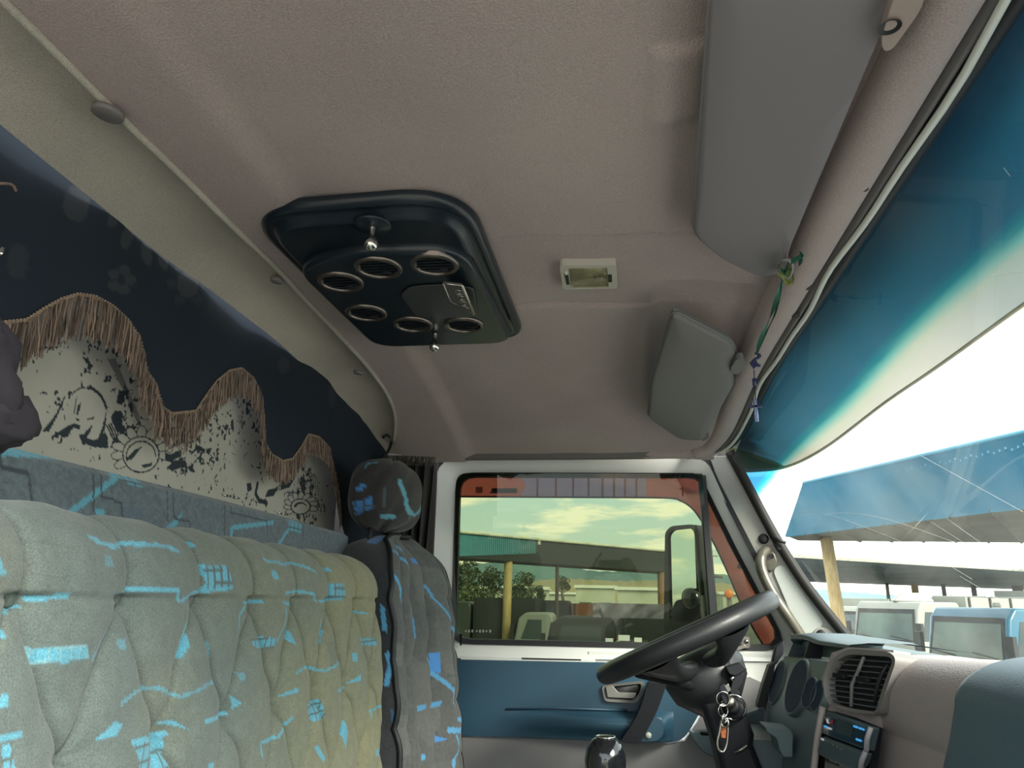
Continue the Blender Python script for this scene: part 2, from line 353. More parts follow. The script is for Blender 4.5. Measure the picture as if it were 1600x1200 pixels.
# ------------------------------------------------------------------ cab shell beyond the door and rear
def D(px, py, Y=2.1): return PY(px, py, Y)
tag(mk('wall_back', *abox(-1.30, -1.27, -.12, 2.1, 1.2, 2.66), dark_trim, smooth=False), kind='structure')
tag(mk('floor', *abox(-1.27, .62, -.12, 2.12, 1.13, 1.15), mat('black floor mat', (.02, .02, .022), .8), smooth=False), kind='structure')
P = [D(560, 700, 2.09), D(690, 716, 2.09), D(672, 770, 2.09), D(668, 1300, 2.09), D(430, 1300, 2.09), D(430, 600, 2.09)]
tag(mk('wall_right', *abox(-1.27, -.515, 2.075, 2.10, 1.15, 2.52), dark_trim, smooth=False), kind='structure')
tag(mk('wall_front', *abox(.60, .64, -.12, 2.12, 1.15, 1.97), black_mat, smooth=False), kind='structure')
# ------------------------------------------------------------------ driver door
tag(mk('trim_10', *abox(-.64, .335, 2.128, 2.15, 2.462, 2.66), dark_trim, smooth=False), kind='structure')
tag(mk('trim_11', *abox(-.60, -.49, 2.10, 2.13, 1.2, 2.60), dark_trim, smooth=False), kind='structure')
door = thing('door_1', (0, 2.1, 1.2), kind='structure')
c0 = (930, 880)
outer = fil([(664, 1027), (668, 900), (676, 760), (690, 716), (1104, 717), (1148, 815), (1205, 925), (1243, 1000), (1243, 1034)], [5, 0, 0, 26, 18, 0, 0, 8, 5])
inner = fil([(704, 1006), (712, 738), (1093, 739), (1150, 855), (1226, 1000), (1215, 1017)], [26, 26, 12, 0, 14, 8])
oa, ia = byangle(outer, c0), byangle(inner, c0)
mk('door_frame', *gring([D(*p, 2.085) for p in oa], [D(*p, 2.105) for p in ia], (0, .045, 0)), white_paint, door, auto=True)
inner2 = fil([(712, 998), (719, 745), (1090, 746), (1140, 850), (1216, 993), (1205, 1008)], [22, 22, 10, 0, 12, 6])
ib = byangle(inner2, c0)
mk('window_seal', *gring([D(*p, 2.100) for p in ia], [D(*p, 2.108) for p in ib], (0, .02, 0)), rubber, door, auto=True)
mk('divider_bar', *gplate([D(1092, 742, 2.094), D(1103, 742, 2.094), D(1126, 1010, 2.094), D(1112, 1010, 2.094)], (0, .03, 0)), rubber, door, bevel=.003)
mk('divider_channel', *gplate([D(1084, 820, 2.11), D(1089, 820, 2.11), D(1110, 1005, 2.11), D(1100, 1005, 2.11)], (0, .01, 0)), pillar_m, door, bevel=.002)
# glass
dg = glassmat('door glass green tint', (.40, .44, .35), .65, dirt=.015)
def pane(name, pts, Y, tilt=0):
    q = [D(*p, Y) for p in pts]; q = [p+np.array([0, -tilt*(p[2]-2.0), 0]) for p in q]
    return tag(mk(name, *gplate(q, (0, .004, 0)), dg, smooth=False), kind='structure')
w2 = pane('window_2', fil([(709, 1003), (715, 741), (1096, 742), (1118, 1008)], [18, 18, 0, 0]), 2.112, .05)
w3 = pane('window_3', fil([(1103, 750), (1145, 850), (1222, 1000), (1208, 1012), (1124, 1009)], [0, 0, 10, 5, 0]), 2.113)
# etched labels and lettering on glass
lab = mat('pale etched label', (.30, .34, .24), .6)
for (a, b, ww, hh) in ((946, 997, 12, 7), (966, 992, 18, 9), (991, 996, 12, 7)):
    q = mk('etched_label', *gplate([D(a, b, 2.108), D(a+ww, b+.5, 2.108), D(a+ww, b+hh+.5, 2.108), D(a, b+hh, 2.108)], (0, .0006, 0)), lab, w2, smooth=False)
V, Fc = [], []
for i, x in enumerate([728, 733, 738, 745, 750, 755, 760, 766]):
    add(V, Fc, *gbox(D(x, 986+.03*i, 2.108), (.0022, 0, 0), (0, .0004, 0), (0, 0, .0035 if i % 3 else .0022)))
mk('etched_lettering', V, Fc, mat('etched grey', (.35, .36, .33), .7), w2, smooth=False, kind='stuff')
# rain guard outside the glass, red
rg = thing('rain_guard', (0, 2.16, 2.0), 'red smoked rain guard strip along the top of the door window', 'rain guard')
red_m = translucent('red acrylic', (.98, .46, .43), .65, .15, clear=.30)
yg = 2.165
gp = [(698, 730), (900, 729), (1106, 732), (1150, 815), (1232, 985), (1226, 1014), (1196, 1014), (1165, 960), (1135, 890), (1112, 842), (1095, 812), (1080, 793), (1062, 782), (1040, 778), (900, 777), (698, 776)]
mk('guard_panel', *gplate([D(*p, yg) for p in [(698, 730), (814, 730), (811, 741), (822, 758), (811, 776), (698, 776)]], (0, .003, 0)), red_m, rg, smooth=False)
mk('guard_panel', *gplate([D(*p, yg) for p in [(1010, 731)]+gp[2:-2]+[(1010, 777.5)]], (0, .003, 0)), red_m, rg, smooth=False)
mk('guard_lip', *gtube(crv([D(*p, yg-.002) for p in [(698, 776), (900, 777), (1040, 778), (1062, 782), (1080, 793), (1095, 812), (1112, 842), (1135, 890), (1165, 960), (1196, 1014)]], 4), .0028, 6), mat('dark red edge', (.10, .012, .015), .3), rg)
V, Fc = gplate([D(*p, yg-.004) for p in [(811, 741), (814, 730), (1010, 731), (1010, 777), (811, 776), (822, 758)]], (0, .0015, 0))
band = mk('lilac_band', V, Fc, translucent('lilac translucent', (.86, .70, .98), .6, .2, clear=.25), rg, smooth=False)  # lilac translucent strip between the red panels, crossed by thin red bars
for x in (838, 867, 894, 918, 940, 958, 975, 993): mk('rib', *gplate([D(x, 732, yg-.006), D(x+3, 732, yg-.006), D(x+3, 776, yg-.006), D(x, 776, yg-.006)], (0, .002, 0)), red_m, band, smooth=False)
V, Fc = [], []
ltr = mat('black lettering', (.005, .005, .006), .6)
for (x, y, ww, hh) in ((765, 768.4, 3.2, 2), (768, 763, 3.4, 7.6), (771, 762.6, 3.6, 7.8), (774.5, 763, 3.4, 7.4), (778, 762.8, 3.6, 7.6), (781.5, 763, 3.4, 7.6), (785, 763.6, 3.5, 7), (787.5, 762.4, 4.6, 8.2), (792, 763, 4, 7.4), (795.6, 763, 4, 7.4), (799, 762.6, 9, 8.2)):
    add(V, Fc, *gplate(fil([D(x, y, yg-.005), D(x+ww, y, yg-.005), D(x+ww, y+hh, yg-.005), D(x, y+hh, yg-.005)], .0016 if ww < 5 else .006, 3), (0, .0015, 0)))
mk('lettering', V, Fc, ltr, rg, smooth=False)
V, Fc = [], []
for k in range(4): add(V, Fc, *gplate([D(743+(k % 2), 761+2.4*k, yg-.005), D(754, 761+2.4*k, yg-.005), D(754-(k % 2), 762.8+2.4*k, yg-.005), D(743, 762.8+2.4*k, yg-.005)], (0, .0015, 0)))
mk('emblem', V, Fc, mat('smoke emblem', (.06, .03, .03), .6), rg, smooth=False)
mk('bolt', *glathe([(.007, 0), (.007, .004), (.004, .006)], D(1156, 885, yg-.002), (0, -1, 0), 12), dull_metal, rg)
mk('wiper_arm', *gtube([D(990, 744, 2.2), D(1040, 755, 2.2), D(1085, 770, 2.2)], [.003, .004, .006], 6), rubber, rg)
# lock pin, latch
mk('lock_pin', *glathe([(.0028, -.004), (.0028, .020), (.006, .021), (.006, .026)], D(720, 1006, 2.085), (0, 0, 1), 10), black_mat, door)
V, Fc = [], []; add(V, Fc, *gplate(fil([D(1161, 995, 2.09), D(1171, 995, 2.09), D(1172, 1012, 2.09), D(1158, 1014, 2.09)], .004, 3), (0, .012, 0)))
la = mk('quarter_latch', V, Fc, dull_metal, door, auto=True)
mk('latch_screw', *glathe([(.006, 0), (.005, .004)], D(1166, 1002, 2.088), (0, -1, 0), 12), chrome, la)
mk('latch_lever', *gplate([D(1150, 1012, 2.085), D(1163, 1006, 2.085), D(1166, 1012, 2.085), D(1152, 1017, 2.085)], (0, .008, 0)), dull_metal, la, bevel=.001)
# lower panels
mk('sill_trim', *gplate([D(664, 1023, 2.082), D(930, 1030, 2.082), D(930, 1037, 2.082), D(664, 1031, 2.082)], (0, .02, 0)), white_paint, door, bevel=.002)
V, Fc = [], []
for a, b in ((708, 720), (815, 908)): add(V, Fc, *gplate([D(a, 1027.6, 2.0815), D(b, 1028.6+(b-a)*.015, 2.0815), D(b, 1031+(b-a)*.015, 2.0815), D(a, 1030.4, 2.0815)], (0, .003, 0)))
mk('dark_gap', V, Fc, rubber, door, smooth=False)
blue = fil([(640, 1029), (930, 1035), (1150, 1046), (1135, 1062), (1103, 1095), (1085, 1130), (1068, 1156), (1045, 1161), (640, 1147)], [0, 0, 5, 5, 30, 30, 16, 16, 0])
mk('blue_panel', *gplate([D(*p, 2.075) for p in blue], (0, .03, 0)), door_blue, door, bevel=.006, seg=3)
# armrest ledge as a swelling
nu, nv = 50, 14; rows = []
for i in range(nu):
    s = i/(nu-1); x = 770+(1052-770)*s; dep = .055*float(sstep(s, 0, .75)); yt = 1108+4*s; yb = 1150+6*s; row = []
    endr = 1-float(sstep(s, .93, 1.0))*.9
    for j in range(nv):
        q = j/(nv-1); d = dep*endr*math.sin(min(1, q*3.2)*PI/2)*(1-.45*float(sstep(q, .45, 1))); row.append(D(x, yt+(yb-yt)*q, 2.075)+np.array([0, -d, 0]))
    rows.append(row)
mk('armrest', *ggrid(np.array(rows)), door_blue, door)
mk('groove_line', *gtube([D(790, 1108, 2.073), D(860, 1106, 2.073), D(980, 1110, 2.071)], .003, 6), door_blue, door)
grey = [(640, 1148), (1046, 1162), (1070, 1158), (1090, 1130), (1108, 1096), (1140, 1065), (1172, 1058), (1260, 1100), (1260, 1420), (640, 1420)]
mk('grey_panel', *gplate([D(*p, 2.082) for p in grey], (0, .03, 0)), door_grey, door, smooth=False)
mk('white_sill', *gplate([D(*p, 2.092) for p in [(920, 1018), (1243, 1022), (1300, 1020), (1300, 1110), (1225, 1085), (1160, 1055), (920, 1045)]], (0, .02, 0)), white_paint, door, smooth=False)
q = fil([(1076, 1145), (1135, 1140), (1150, 1180), (1135, 1186), (1100, 1180)], [6, 6, 14, 20, 20])
mk('door_pocket', *gplate([D(*p, 2.05) for p in q], (0, .04, 0)), dash_teal, door, bevel=.006, seg=3)
mk('pocket_slot', *gplate(fil([D(1093, 1143, 2.049), D(1120, 1143, 2.049), D(1121, 1149, 2.049), D(1095, 1149, 2.049)], .006), (0, .006, 0)), rubber, door)
# latch handle recess
ho = fil([(940, 1071), (1008, 1064), (1004, 1085), (994, 1099), (945, 1096)], 6); hi = fil([(945, 1074), (1003, 1068), (999, 1083), (990, 1094), (949, 1091)], 5)
hd = mk('handle_surround', *gring([D(*p, 2.066) for p in resamp(ho, 60)], [D(*p, 2.068) for p in resamp(hi, 60)], (0, .012, 0)), mat('grey handle plastic', (.17, .17, .16), .4), door, auto=True)
mk('recess', *gplate([D(*p, 2.0745) for p in hi], (0, .004, 0)), rubber, hd)
mk('lever', *gplate(fil([D(946, 1073, 2.062), D(957, 1071, 2.062), D(966, 1082, 2.062), D(995, 1083, 2.062), D(991, 1092, 2.062), D(949, 1090, 2.062)], .004), (0, .008, 0)), mat('grey lever', (.22, .22, .20), .4), hd, bevel=.002)
# pull handle
mk('pull_handle', *gplate(fil([D(1012, 1066, 2.0), D(1042, 1068, 2.0), D(1028, 1110, 2.0), D(1000, 1162, 2.0), D(968, 1160, 2.0), D(1000, 1112, 2.0)], [.012, .012, .05, .012, .01, .05]), (0, .05, 0)), black_mat, door, bevel=.009, seg=3)
mk('screw_cap', *glathe([(.001, .004), (.007, .003), (.008, 0)], D(1013, 1149, 2.015), (0, -1, 0), 16), mat('pale cap', (.42, .44, .40), .4), door)
mk('handle_mount', *gplate(fil([D(1005, 1140, 2.018), D(1022, 1118, 2.018), D(1036, 1122, 2.018), D(1038, 1150, 2.018), D(1028, 1160, 2.018), D(998, 1161, 2.018)], .01), (0, .06, 0)), door_blue, door, bevel=.006, seg=3)
# ------------------------------------------------------------------ A pillar
def PL(px, py, off=0):  # pillar plane, turned a little to the cab
    n = nrm([-.30, -1, 0]); p0 = np.array([.40, 2.055, 2.2])+n*off; return PP(px, py, p0, n)
pil = thing('trim_9', (.4, 2.05, 1.95), kind='structure')
mk('pillar_panel', *gplate([PL(*p) for p in [(1108, 712), (1142, 712), (1210, 838), (1262, 920), (1345, 1016), (1262, 1016), (1225, 965), (1160, 835), (1122, 752)]], nrm([.3, 1, 0])*.03), pillar_m, pil, bevel=.003)
mk('black_gap', *gplate([PL(*p, .001) for p in [(1098, 716), (1104, 714), (1190, 880), (1262, 1012), (1250, 1012), (1182, 884)]], nrm([.3, 1, 0])*.02), rubber, pil, smooth=False)
mk('glass_seal', *gtube(crv([PL(1140, 706, .006), PL(1170, 762, .006), PL(1215, 845, .006), PL(1265, 922, .006), PL(1340, 1015, .006)], 6), .013, 10), mat('pillar seal rubber', (.020, .019, .018), .55, spec=.25), pil)
q = fil([(1206, 890), (1222, 880), (1250, 920), (1288, 975), (1268, 992), (1248, 990)], 10)
mk('recess_panel', *gplate([PL(*p, .004) for p in q], nrm([.3, 1, 0])*.006), mat('light grey inset', (.46, .48, .46), .5), pil, bevel=.002)
mk('round_cap', *glathe([(.001, .005), (.010, .004), (.0135, 0)], PL(1193, 842, .002), (-.3, -1, 0), 24), rubber, pil)
V, Fc = [], []; add(V, Fc, *gtube([PL(1208, 838, .02), PL(1218, 845, .03), PL(1228, 848, .03)], [.006, .005, .004], 8)); add(V, Fc, *gtube([PL(1212, 850, .01), PL(1218, 860, .015)], .006, 8))
mk('clip', V, Fc, rubber, pil)
bz = mk('speaker_bezel', *gplate([PL(*p, .006) for p in fil([(1268, 988), (1280, 978), (1300, 985), (1318, 1012), (1275, 1012)], 8)], nrm([.3, 1, 0])*.01), pillar_m, pil, bevel=.003)
mk('speaker_hole', *glathe([(.011, 0), (.010, .002), (.001, .001)], PL(1283, 991, .007), (-.3, -1, 0), 20), rubber, bz)
gh = thing('grab_handle', PL(1195, 870, 0), 'worn grey-brown grab handle bolted to the windscreen pillar', 'grab handle')
hm = mat('worn handle', (.13, .12, .095), .32, metal=.25, var=.35, vscale=25)
mk('bar', *gtube(crv([PL(1199, 858, .01), PL(1190, 868, .035), PL(1190, 890, .05), PL(1206, 925, .055), PL(1230, 962, .05), PL(1252, 995, .03), PL(1262, 1010, .005)], 7), [.012]*8+[.0135]*30+[.012]*5, 14), hm, gh)
mk('mount_plate', *gplate([PL(*p, .012) for p in fil([(1190, 860), (1208, 858), (1216, 880), (1204, 896), (1192, 885)], 7)], nrm([.3, 1, 0])*.012), hm, gh, bevel=.003)
mk('screw', *glathe([(.006, 0), (.006, .003), (.003, .001)], PL(1206, 869, .013), (-.3, -1, 0), 16), rubber, gh)
# ------------------------------------------------------------------ print painter: shapes given in a flat 2D space
def inpoly(P, poly):
    x, y = P[:, 0], P[:, 1]; r = np.zeros(len(P), bool); n = len(poly)
    for i in range(n):
        x0, y0 = poly[i]; x1, y1 = poly[(i+1) % n]
        c = ((y0 > y) != (y1 > y)); r ^= c & (x < (x1-x0)*(y-y0)/((y1-y0) if y1 != y0 else 1e-9)+x0)
    return r
def dline(P, ln):
    d = np.full(len(P), 1e9)
    for (a, b) in zip(ln[:-1], ln[1:]):
        a = np.array(a); b = np.array(b); v = b-a; t = np.clip(((P-a)@v)/(v@v+1e-12), 0, 1); d = np.minimum(d, np.linalg.norm(P-a-t[:, None]*v, axis=1))
    return d
def vnoise(P, s, seed=0):
    Q = P*s; i = np.floor(Q).astype(int); f = Q-i; f = f*f*(3-2*f)
    def h(a, b): 
        n = (a*374761393+b*668265263+seed*974634777) & 0x7fffffff; n = ((n ^ (n >> 13))*1274126177) & 0x7fffffff; return (n & 0xffff)/65535.
    a, b = i[:, 0], i[:, 1]
    return (h(a, b)*(1-f[:, 0])+h(a+1, b)*f[:, 0])*(1-f[:, 1])+(h(a, b+1)*(1-f[:, 0])+h(a+1, b+1)*f[:, 0])*f[:, 1]
def paint(P, col, shapes, conv):
    for s in shapes:
        k = s[0]; pts = [conv(*q) for q in s[1]]; c = np.array(s[2])
        ext = (s[3] if len(s) > 3 else 0)
        lo = np.min(pts, 0)-ext-.004; hi = np.max(pts, 0)+ext+.004
        sel = np.where((P[:, 0] > lo[0]) & (P[:, 0] < hi[0]) & (P[:, 1] > lo[1]) & (P[:, 1] < hi[1]))[0]
        if not len(sel): continue
        Q = P[sel]
        if k == 'F': m = inpoly(Q, pts)
        elif k == 'S': m = dline(Q, pts) < ext
        elif k == 'G':
            m = inpoly(Q, pts)
            g = (np.abs(((Q[:, 0]*1/ext) % 1)-.5) > .42) | (np.abs(((Q[:, 1]*1/ext) % 1)-.5) > .42)
            col[sel[m & g]] = np.array(s[4]); m = m & ~g
        al = s[5] if len(s) > 5 else 1
        col[sel[m]] = col[sel[m]]*(1-al)+c*al
    return col
CY = (.12, .36, .47); CYB = (.10, .30, .55); DK = (.07, .10, .11)
fabric_plain0 = mat('bench fabric', (.14, .17, .16), .95, var=.3, vscale=300)
# ------------------------------------------------------------------ passenger bench
bench = thing('bench_seat', (-.2, .65, 1.15), 'long diamond-tufted passenger bench in grey-green fabric with turquoise marks', 'seat')
pth = [(-.545, 1.80), (-.545, 1.95), (-.545, 2.095)]+[(-.487-.058*math.cos(a), 2.105+.052*math.sin(a)) for a in np.linspace(.1, PI-.1, 14)]+[(-.429, 2.09), (-.418, 2.0), (-.408, 1.9), (-.396, 1.75), (-.388, 1.62)]
pth = resamp([np.array(p) for p in pth], 460, False); pth = np.array(pth)
tg = np.gradient(pth, axis=0); tg /= np.linalg.norm(tg, axis=1)[:, None]; nm = np.stack([-tg[:, 1], tg[:, 0]], -1)
cen = np.array([-.487, 0]); nm = np.where(((pth[:, 0]-cen[0])*nm[:, 0] < 0)[:, None] & (np.abs(nm[:, 0]) > .3)[:, None], -nm, nm)
for i in range(1, len(nm)):
    if nm[i]@nm[i-1] < 0: nm[i] = -nm[i]
if nm[len(nm)//2+84][0] < 0: nm = -nm
RB = 1.348; Yf = np.linspace(.10, RB-.05, 760); th = np.linspace(0, PI/2, 22)[1:]
Ys = np.r_[Yf, RB-.05+.05*np.sin(th)]; ins = np.r_[np.zeros(len(Yf)), .05*(1-np.cos(th))]
z1, z2 = 2.094, 1.978; sp = .1165; yo = .613
front = (np.arange(len(pth)) > 230)
Zp = np.where(front, pth[:, 1], 2.2)
Yg, Zg = np.meshgrid(Ys, Zp, indexing='ij')
dz = (z1-z2); u = (Yg-yo)/sp+.07*np.sin(PI*np.clip((z1-Zg)/dz, 0, 3))*np.where(Zg < z1, 1, 0)
a = u+(Zg-z1)/dz*.5; b = u-(Zg-z1)/dz*.5
dia = np.abs(np.sin(PI*a)*np.sin(PI*b))
but = np.minimum(1, np.hypot((((u+.5) % 1)-.5)*sp, Zg-z1)/.034)
but2 = np.minimum(1, np.hypot(((u % 1)-.5)*sp, Zg-z2)/.034)
top = np.abs(np.sin(PI*u))
dist = np.minimum(np.abs(np.sin(PI*a)), np.abs(np.sin(PI*b)))*sp/PI*.85
hd_ = .0075*np.clip(dia, 0, 1)**.6+.0085*(1-np.exp(-dist/.0024))+.003*(1-np.exp(-np.abs(Zg-z1)/.003))*np.where(np.abs(Zg-z1) < .02, 1, 1)-.003
ht_ = (.0055*top**.6+.0095*(1-np.exp(-top*sp/PI/.0026)))*np.ones_like(Zg)
H = np.where(Zg > z1, ht_*sstep(Zg, z1, z1+.035)+hd_*(1-sstep(Zg, z1, z1+.035)), hd_)
ang1 = np.arctan2(Zg-z1, (((u+.5) % 1)-.5)*sp); ang2 = np.arctan2(Zg-z2, ((u % 1)-.5)*sp)
H = H-(.014+.002*np.sin(ang1*7))*(1-but)**2-(.014+.002*np.sin(ang2*7))*(1-but2)**2
fade = np.clip((Yg*0+1), 0, 1)*(1-sstep(Yg, RB-.05, RB-.01))
back = np.broadcast_to((np.arange(len(pth)) > 153)[None, :], H.shape); soft = sstep(np.arange(len(pth)), 132, 209)[None, :]
rngs = np.sin(Yg*140+Zg*60)*.0006+np.sin(Yg*55-Zg*90)*.0012
H = (H*fade+rngs)*soft
px_ = pth[None, :, 0]+nm[None, :, 0]*(H-ins[:, None]); pz_ = pth[None, :, 1]+nm[None, :, 1]*(H-ins[:, None])
A = np.stack([px_, np.broadcast_to(Ys[:, None], px_.shape), pz_], -1)
# flat print space: (Y, z)
P2 = np.stack([A[..., 1].ravel(), A[..., 2].ravel()], -1)
def cb(x, y): p = PX(x/2.286, 740+y/2.286, -.405); return (p[1], p[2])
basec = np.array([.130, .160, .150]); ol = np.array([.235, .225, .130])
cr0 = np.exp(-(dist.ravel()/.006)**1)[:, None]*0
n1 = vnoise(P2, 9, 3)[:, None]; olive_mix = np.clip(sstep(P2[:, 0], .6, 1.3)[:, None]*.8+.5*(n1-.5), 0, 1)  # olive tone, lighter and yellower towards the far end, with random patches
col = basec*(1-olive_mix)+ol*olive_mix; col = col*(.92+.16*vnoise(P2, 160, 5)[:, None])
S = .0020; S2 = .0017; DG = (.10, .12, .11)
bs = [('F', [(430, 300), (455, 300), (460, 335), (425, 330)], CY, 0, None, .4), ('F', [(450, 340), (500, 300), (520, 330), (470, 380)], DG, 0, None, .4),
 ('F', [(690, 660), (770, 650), (770, 740), (700, 740)], DG, 0, None, .35), ('F', [(1175, 600), (1205, 600), (1205, 680), (1180, 690)], DG, 0, None, .4), ('F', [(200, 230), (330, 260), (320, 270), (200, 245)], DG, 0, None, .5),
 ('G', [(0, 235), (50, 240), (70, 360), (0, 350)], CY, .012, DG), ('S', [(0, 215), (60, 222)], CY, S), ('S', [(0, 352), (72, 362)], CY, S),
 ('S', [(400, 228), (480, 262), (560, 250), (640, 255), (705, 275)], CY, S), ('F', [(768, 240), (800, 243), (805, 262), (790, 262)], CY),
 ('G', [(775, 325), (850, 325), (858, 412), (765, 415), (785, 395)], CY, .011, DG), ('S', [(1000, 308), (1060, 325), (1110, 320), (1168, 352)], CY, S2), ('F', [(1003, 350), (1020, 348), (1026, 380), (1008, 380)], CY),
 ('F', [(1208, 336), (1226, 336), (1231, 350), (1214, 350)], CY), ('G', [(1208, 393), (1250, 392), (1252, 448), (1213, 450)], CY, .012, DG),
 ('S', [(480, 435), (530, 415), (665, 418), (672, 455)], CY, S), ('S', [(685, 455), (740, 425), (850, 410)], CY, S2), ('S', [(195, 448), (290, 438)], CY, S), ('S', [(900, 462), (980, 460)], CY, S2),
 ('S', [(1045, 428), (1100, 420), (1140, 430), (1155, 455)], CY, S2), ('S', [(1165, 458), (1245, 448)], CY, S2), ('F', [(1028, 455), (1060, 458), (1070, 472), (1045, 474)], CY),
 ('S', [(80, 580), (80, 515), (172, 475)], CY, S2), ('G', [(165, 625), (330, 615), (345, 665), (160, 685)], CY, .010, (.2, .4, .45)), ('S', [(465, 475), (455, 530), (360, 660)], CY, S2, None, .6),
 ('F', [(670, 600), (700, 515), (712, 570), (705, 620), (675, 665)], CY), ('S', [(875, 555), (875, 510), (900, 478)], CY, S2), ('S', [(1040, 485), (1035, 540), (1005, 600)], CY, S2),
 ('G', [(918, 590), (960, 583), (1002, 590), (990, 625), (920, 620)], CY, .010, DG), ('F', [(1045, 570), (1062, 558), (1070, 612), (1050, 600)], CY), ('F', [(1156, 602), (1168, 520), (1180, 560), (1166, 607)], CY),
 ('S', [(1262, 545), (1265, 515), (1290, 492), (1325, 500)], CY, S2), ('G', [(1293, 588), (1352, 590), (1352, 614), (1298, 614)], CY, .01, DG), ('F', [(1261, 643), (1276, 641), (1276, 670), (1261, 670)], CY),
 ('S', [(435, 820), (500, 775), (580, 765), (650, 798), (735, 760), (782, 742), (775, 610)], CY, S2, None, .7), ('S', [(1055, 712), (1100, 690), (1160, 705), (1218, 675), (1212, 590)], CY, S2),
 ('S', [(1190, 775), (1245, 765)], CY, S2), ('F', [(1248, 748), (1280, 713), (1274, 742)], CY), ('F', [(1006, 793), (1050, 766), (1060, 775), (1020, 797)], CY), ('F', [(0, 800), (40, 788), (30, 835), (0, 842)], CY),
 ('F', [(342, 950), (395, 890), (438, 888), (402, 938)], CY), ('F', [(590, 890), (625, 882), (672, 918), (640, 905)], CY), ('S', [(715, 885), (835, 858)], CY, S2), ('F', [(840, 795), (864, 820), (845, 842)], CY),
 ('S', [(1310, 870), (1308, 845), (1400, 815)], CY, S2), ('G', [(1083, 820), (1145, 806), (1152, 870), (1100, 887)], CY, .010, DG), ('F', [(1198, 900), (1215, 878), (1222, 920), (1208, 978)], CY),
 ('S', [(915, 1010), (912, 960), (980, 940), (1030, 870)], CY, S2), ('G', [(1343, 928), (1397, 918), (1402, 946), (1350, 951)], CY, .01, DG), ('F', [(1306, 983), (1323, 983), (1323, 1006), (1306, 1008)], CY),
 ('G', [(455, 955), (610, 930), (600, 1060), (480, 1060)], CY, .013, DG), ('S', [(455, 958), (612, 930)], CY, S), ('S', [(0, 945), (65, 930)], CY, S), ('G', [(0, 965), (30, 960), (38, 1060), (0, 1060)], CY, .012, DG),
 ('S', [(1055, 1060), (1080, 980), (1092, 900)], CY, S2), ('F', [(860, 710), (877, 708), (877, 740), (862, 742)], CY, 0, None, .5), ('F', [(455, 600), (485, 590), (480, 630), (460, 630)], CY, 0, None, .5),
 ('F', [(1100, 975), (1112, 970), (1130, 1015), (1120, 1030)], CY), ('F', [(720, 1040), (745, 1030), (740, 1055), (725, 1060)], CY)]
rs = random.Random(5)
for k in range(16):   # continue the print towards the near, unseen end
    y0, z0 = rs.uniform(-.02, .42), rs.uniform(1.75, 2.12)
    pass
col = paint(P2, col, bs, cb)
mk('backrest', *ggrid(A), fabric_attr, bench, cols=col)
mk('backrest_core', *abox(-.535, -.44, -.05, .12, 1.6, 2.13), fabric_plain0, bench, bevel=.03, seg=3)
for (zr, off) in ((z1, 0), (z2, .5)):
    k = -5
    while True:
        y = yo+(k+off)*sp; k += 1
        if y > RB-.08: break
        if y < .3: continue
        X = float(np.interp(zr, pth[::-1][:209, 1], pth[::-1][:209, 0]))
        mk('button', *glathe([(.001, .005), (.005, .004), (.0075, 0), (.004, -.003)], (X-.010, y, zr), (1, 0, 0), 12), fabric_plain if 'fabric_plain' in globals() else globals().setdefault('fabric_plain', mat('seat fabric plain', (.16, .19, .17), .95, var=.3, vscale=300)), bench)
mk('seat_cushion', *abox(-.42, .02, -.05, 1.33, 1.56, 1.70), fabric_plain, bench, bevel=.04, seg=4)
mk('seat_base', *abox(-.50, -.02, -.03, 1.31, 1.15, 1.56), black_mat, bench, bevel=.01)
# ------------------------------------------------------------------ bunk backboard behind the bench
def cc(x, y, X=-.56): p = PX(x/2.667, 400+y/2.667, X); return (p[1], p[2])
board = thing('bunk_backboard', (-.58, .8, 1.7), 'upright blue-grey printed fabric board behind the tufted bench', 'panel')
yy = np.linspace(-.1, 1.525, 640); zz_ = np.linspace(2.231, 1.95, 120); Yg, Zg = np.meshgrid(yy, zz_, indexing='ij')
A = np.stack([-.560+.003*np.sin(Yg*7)-.012*(sstep(Zg, 2.222, 2.232)), Yg, Zg-.003*sstep(Yg, .9, 1.5)], -1); P2 = np.stack([Yg.ravel(), Zg.ravel()], -1)
col = np.array([.125, .155, .175])*(.75+.5*vnoise(P2, 260, 9)[:, None])
BL = (.045, .06, .07)
bb = [('S', [(-300, 800), (0, 808), (350, 828)], CY, .0055), ('G', [(512, 853), (617, 872), (600, 968), (493, 930)], CY, .016, DK), ('S', [(500, 918), (300, 1072)], CY, .004), ('F', [(400, 1048), (440, 1055), (452, 1106), (415, 1100)], CY),
 ('F', [(683, 1142), (762, 1068), (742, 1110), (722, 1148)], CY), ('S', [(955, 1170), (962, 1130), (1130, 1108)], CY, .0035), ('G', [(1200, 1093), (1257, 1095), (1252, 1152), (1197, 1135)], CY, .018, DK), ('S', [(1195, 1140), (1155, 1198)], CY, .0035),
 ('S', [(1480, 1010), (1530, 990)], CY, .004), ('S', [(10, 800), (15, 880), (130, 905), (145, 1030)], BL, .0012), ('S', [(398, 820), (400, 1060)], BL, .0011), ('S', [(430, 830), (432, 1000), (515, 1030), (517, 1110)], BL, .0012),
 ('S', [(700, 920), (700, 1110)], BL, .0011), ('S', [(722, 930), (725, 1090), (790, 1110), (790, 1150)], BL, .0012), ('S', [(930, 1010), (930, 1180)], BL, .0012), ('S', [(955, 1020), (958, 1070), (1105, 1100), (1108, 1160)], BL, .0012), ('S', [(1260, 1100), (1260, 1190)], BL, .0012),
 ('F', [(525, 1040), (600, 1050), (600, 1115), (525, 1105)], (.10, .15, .20), 0, None, .6)]
mk('fabric_face', *ggrid(A), fabric_attr, board, cols=paint(P2, col, bb, cc))
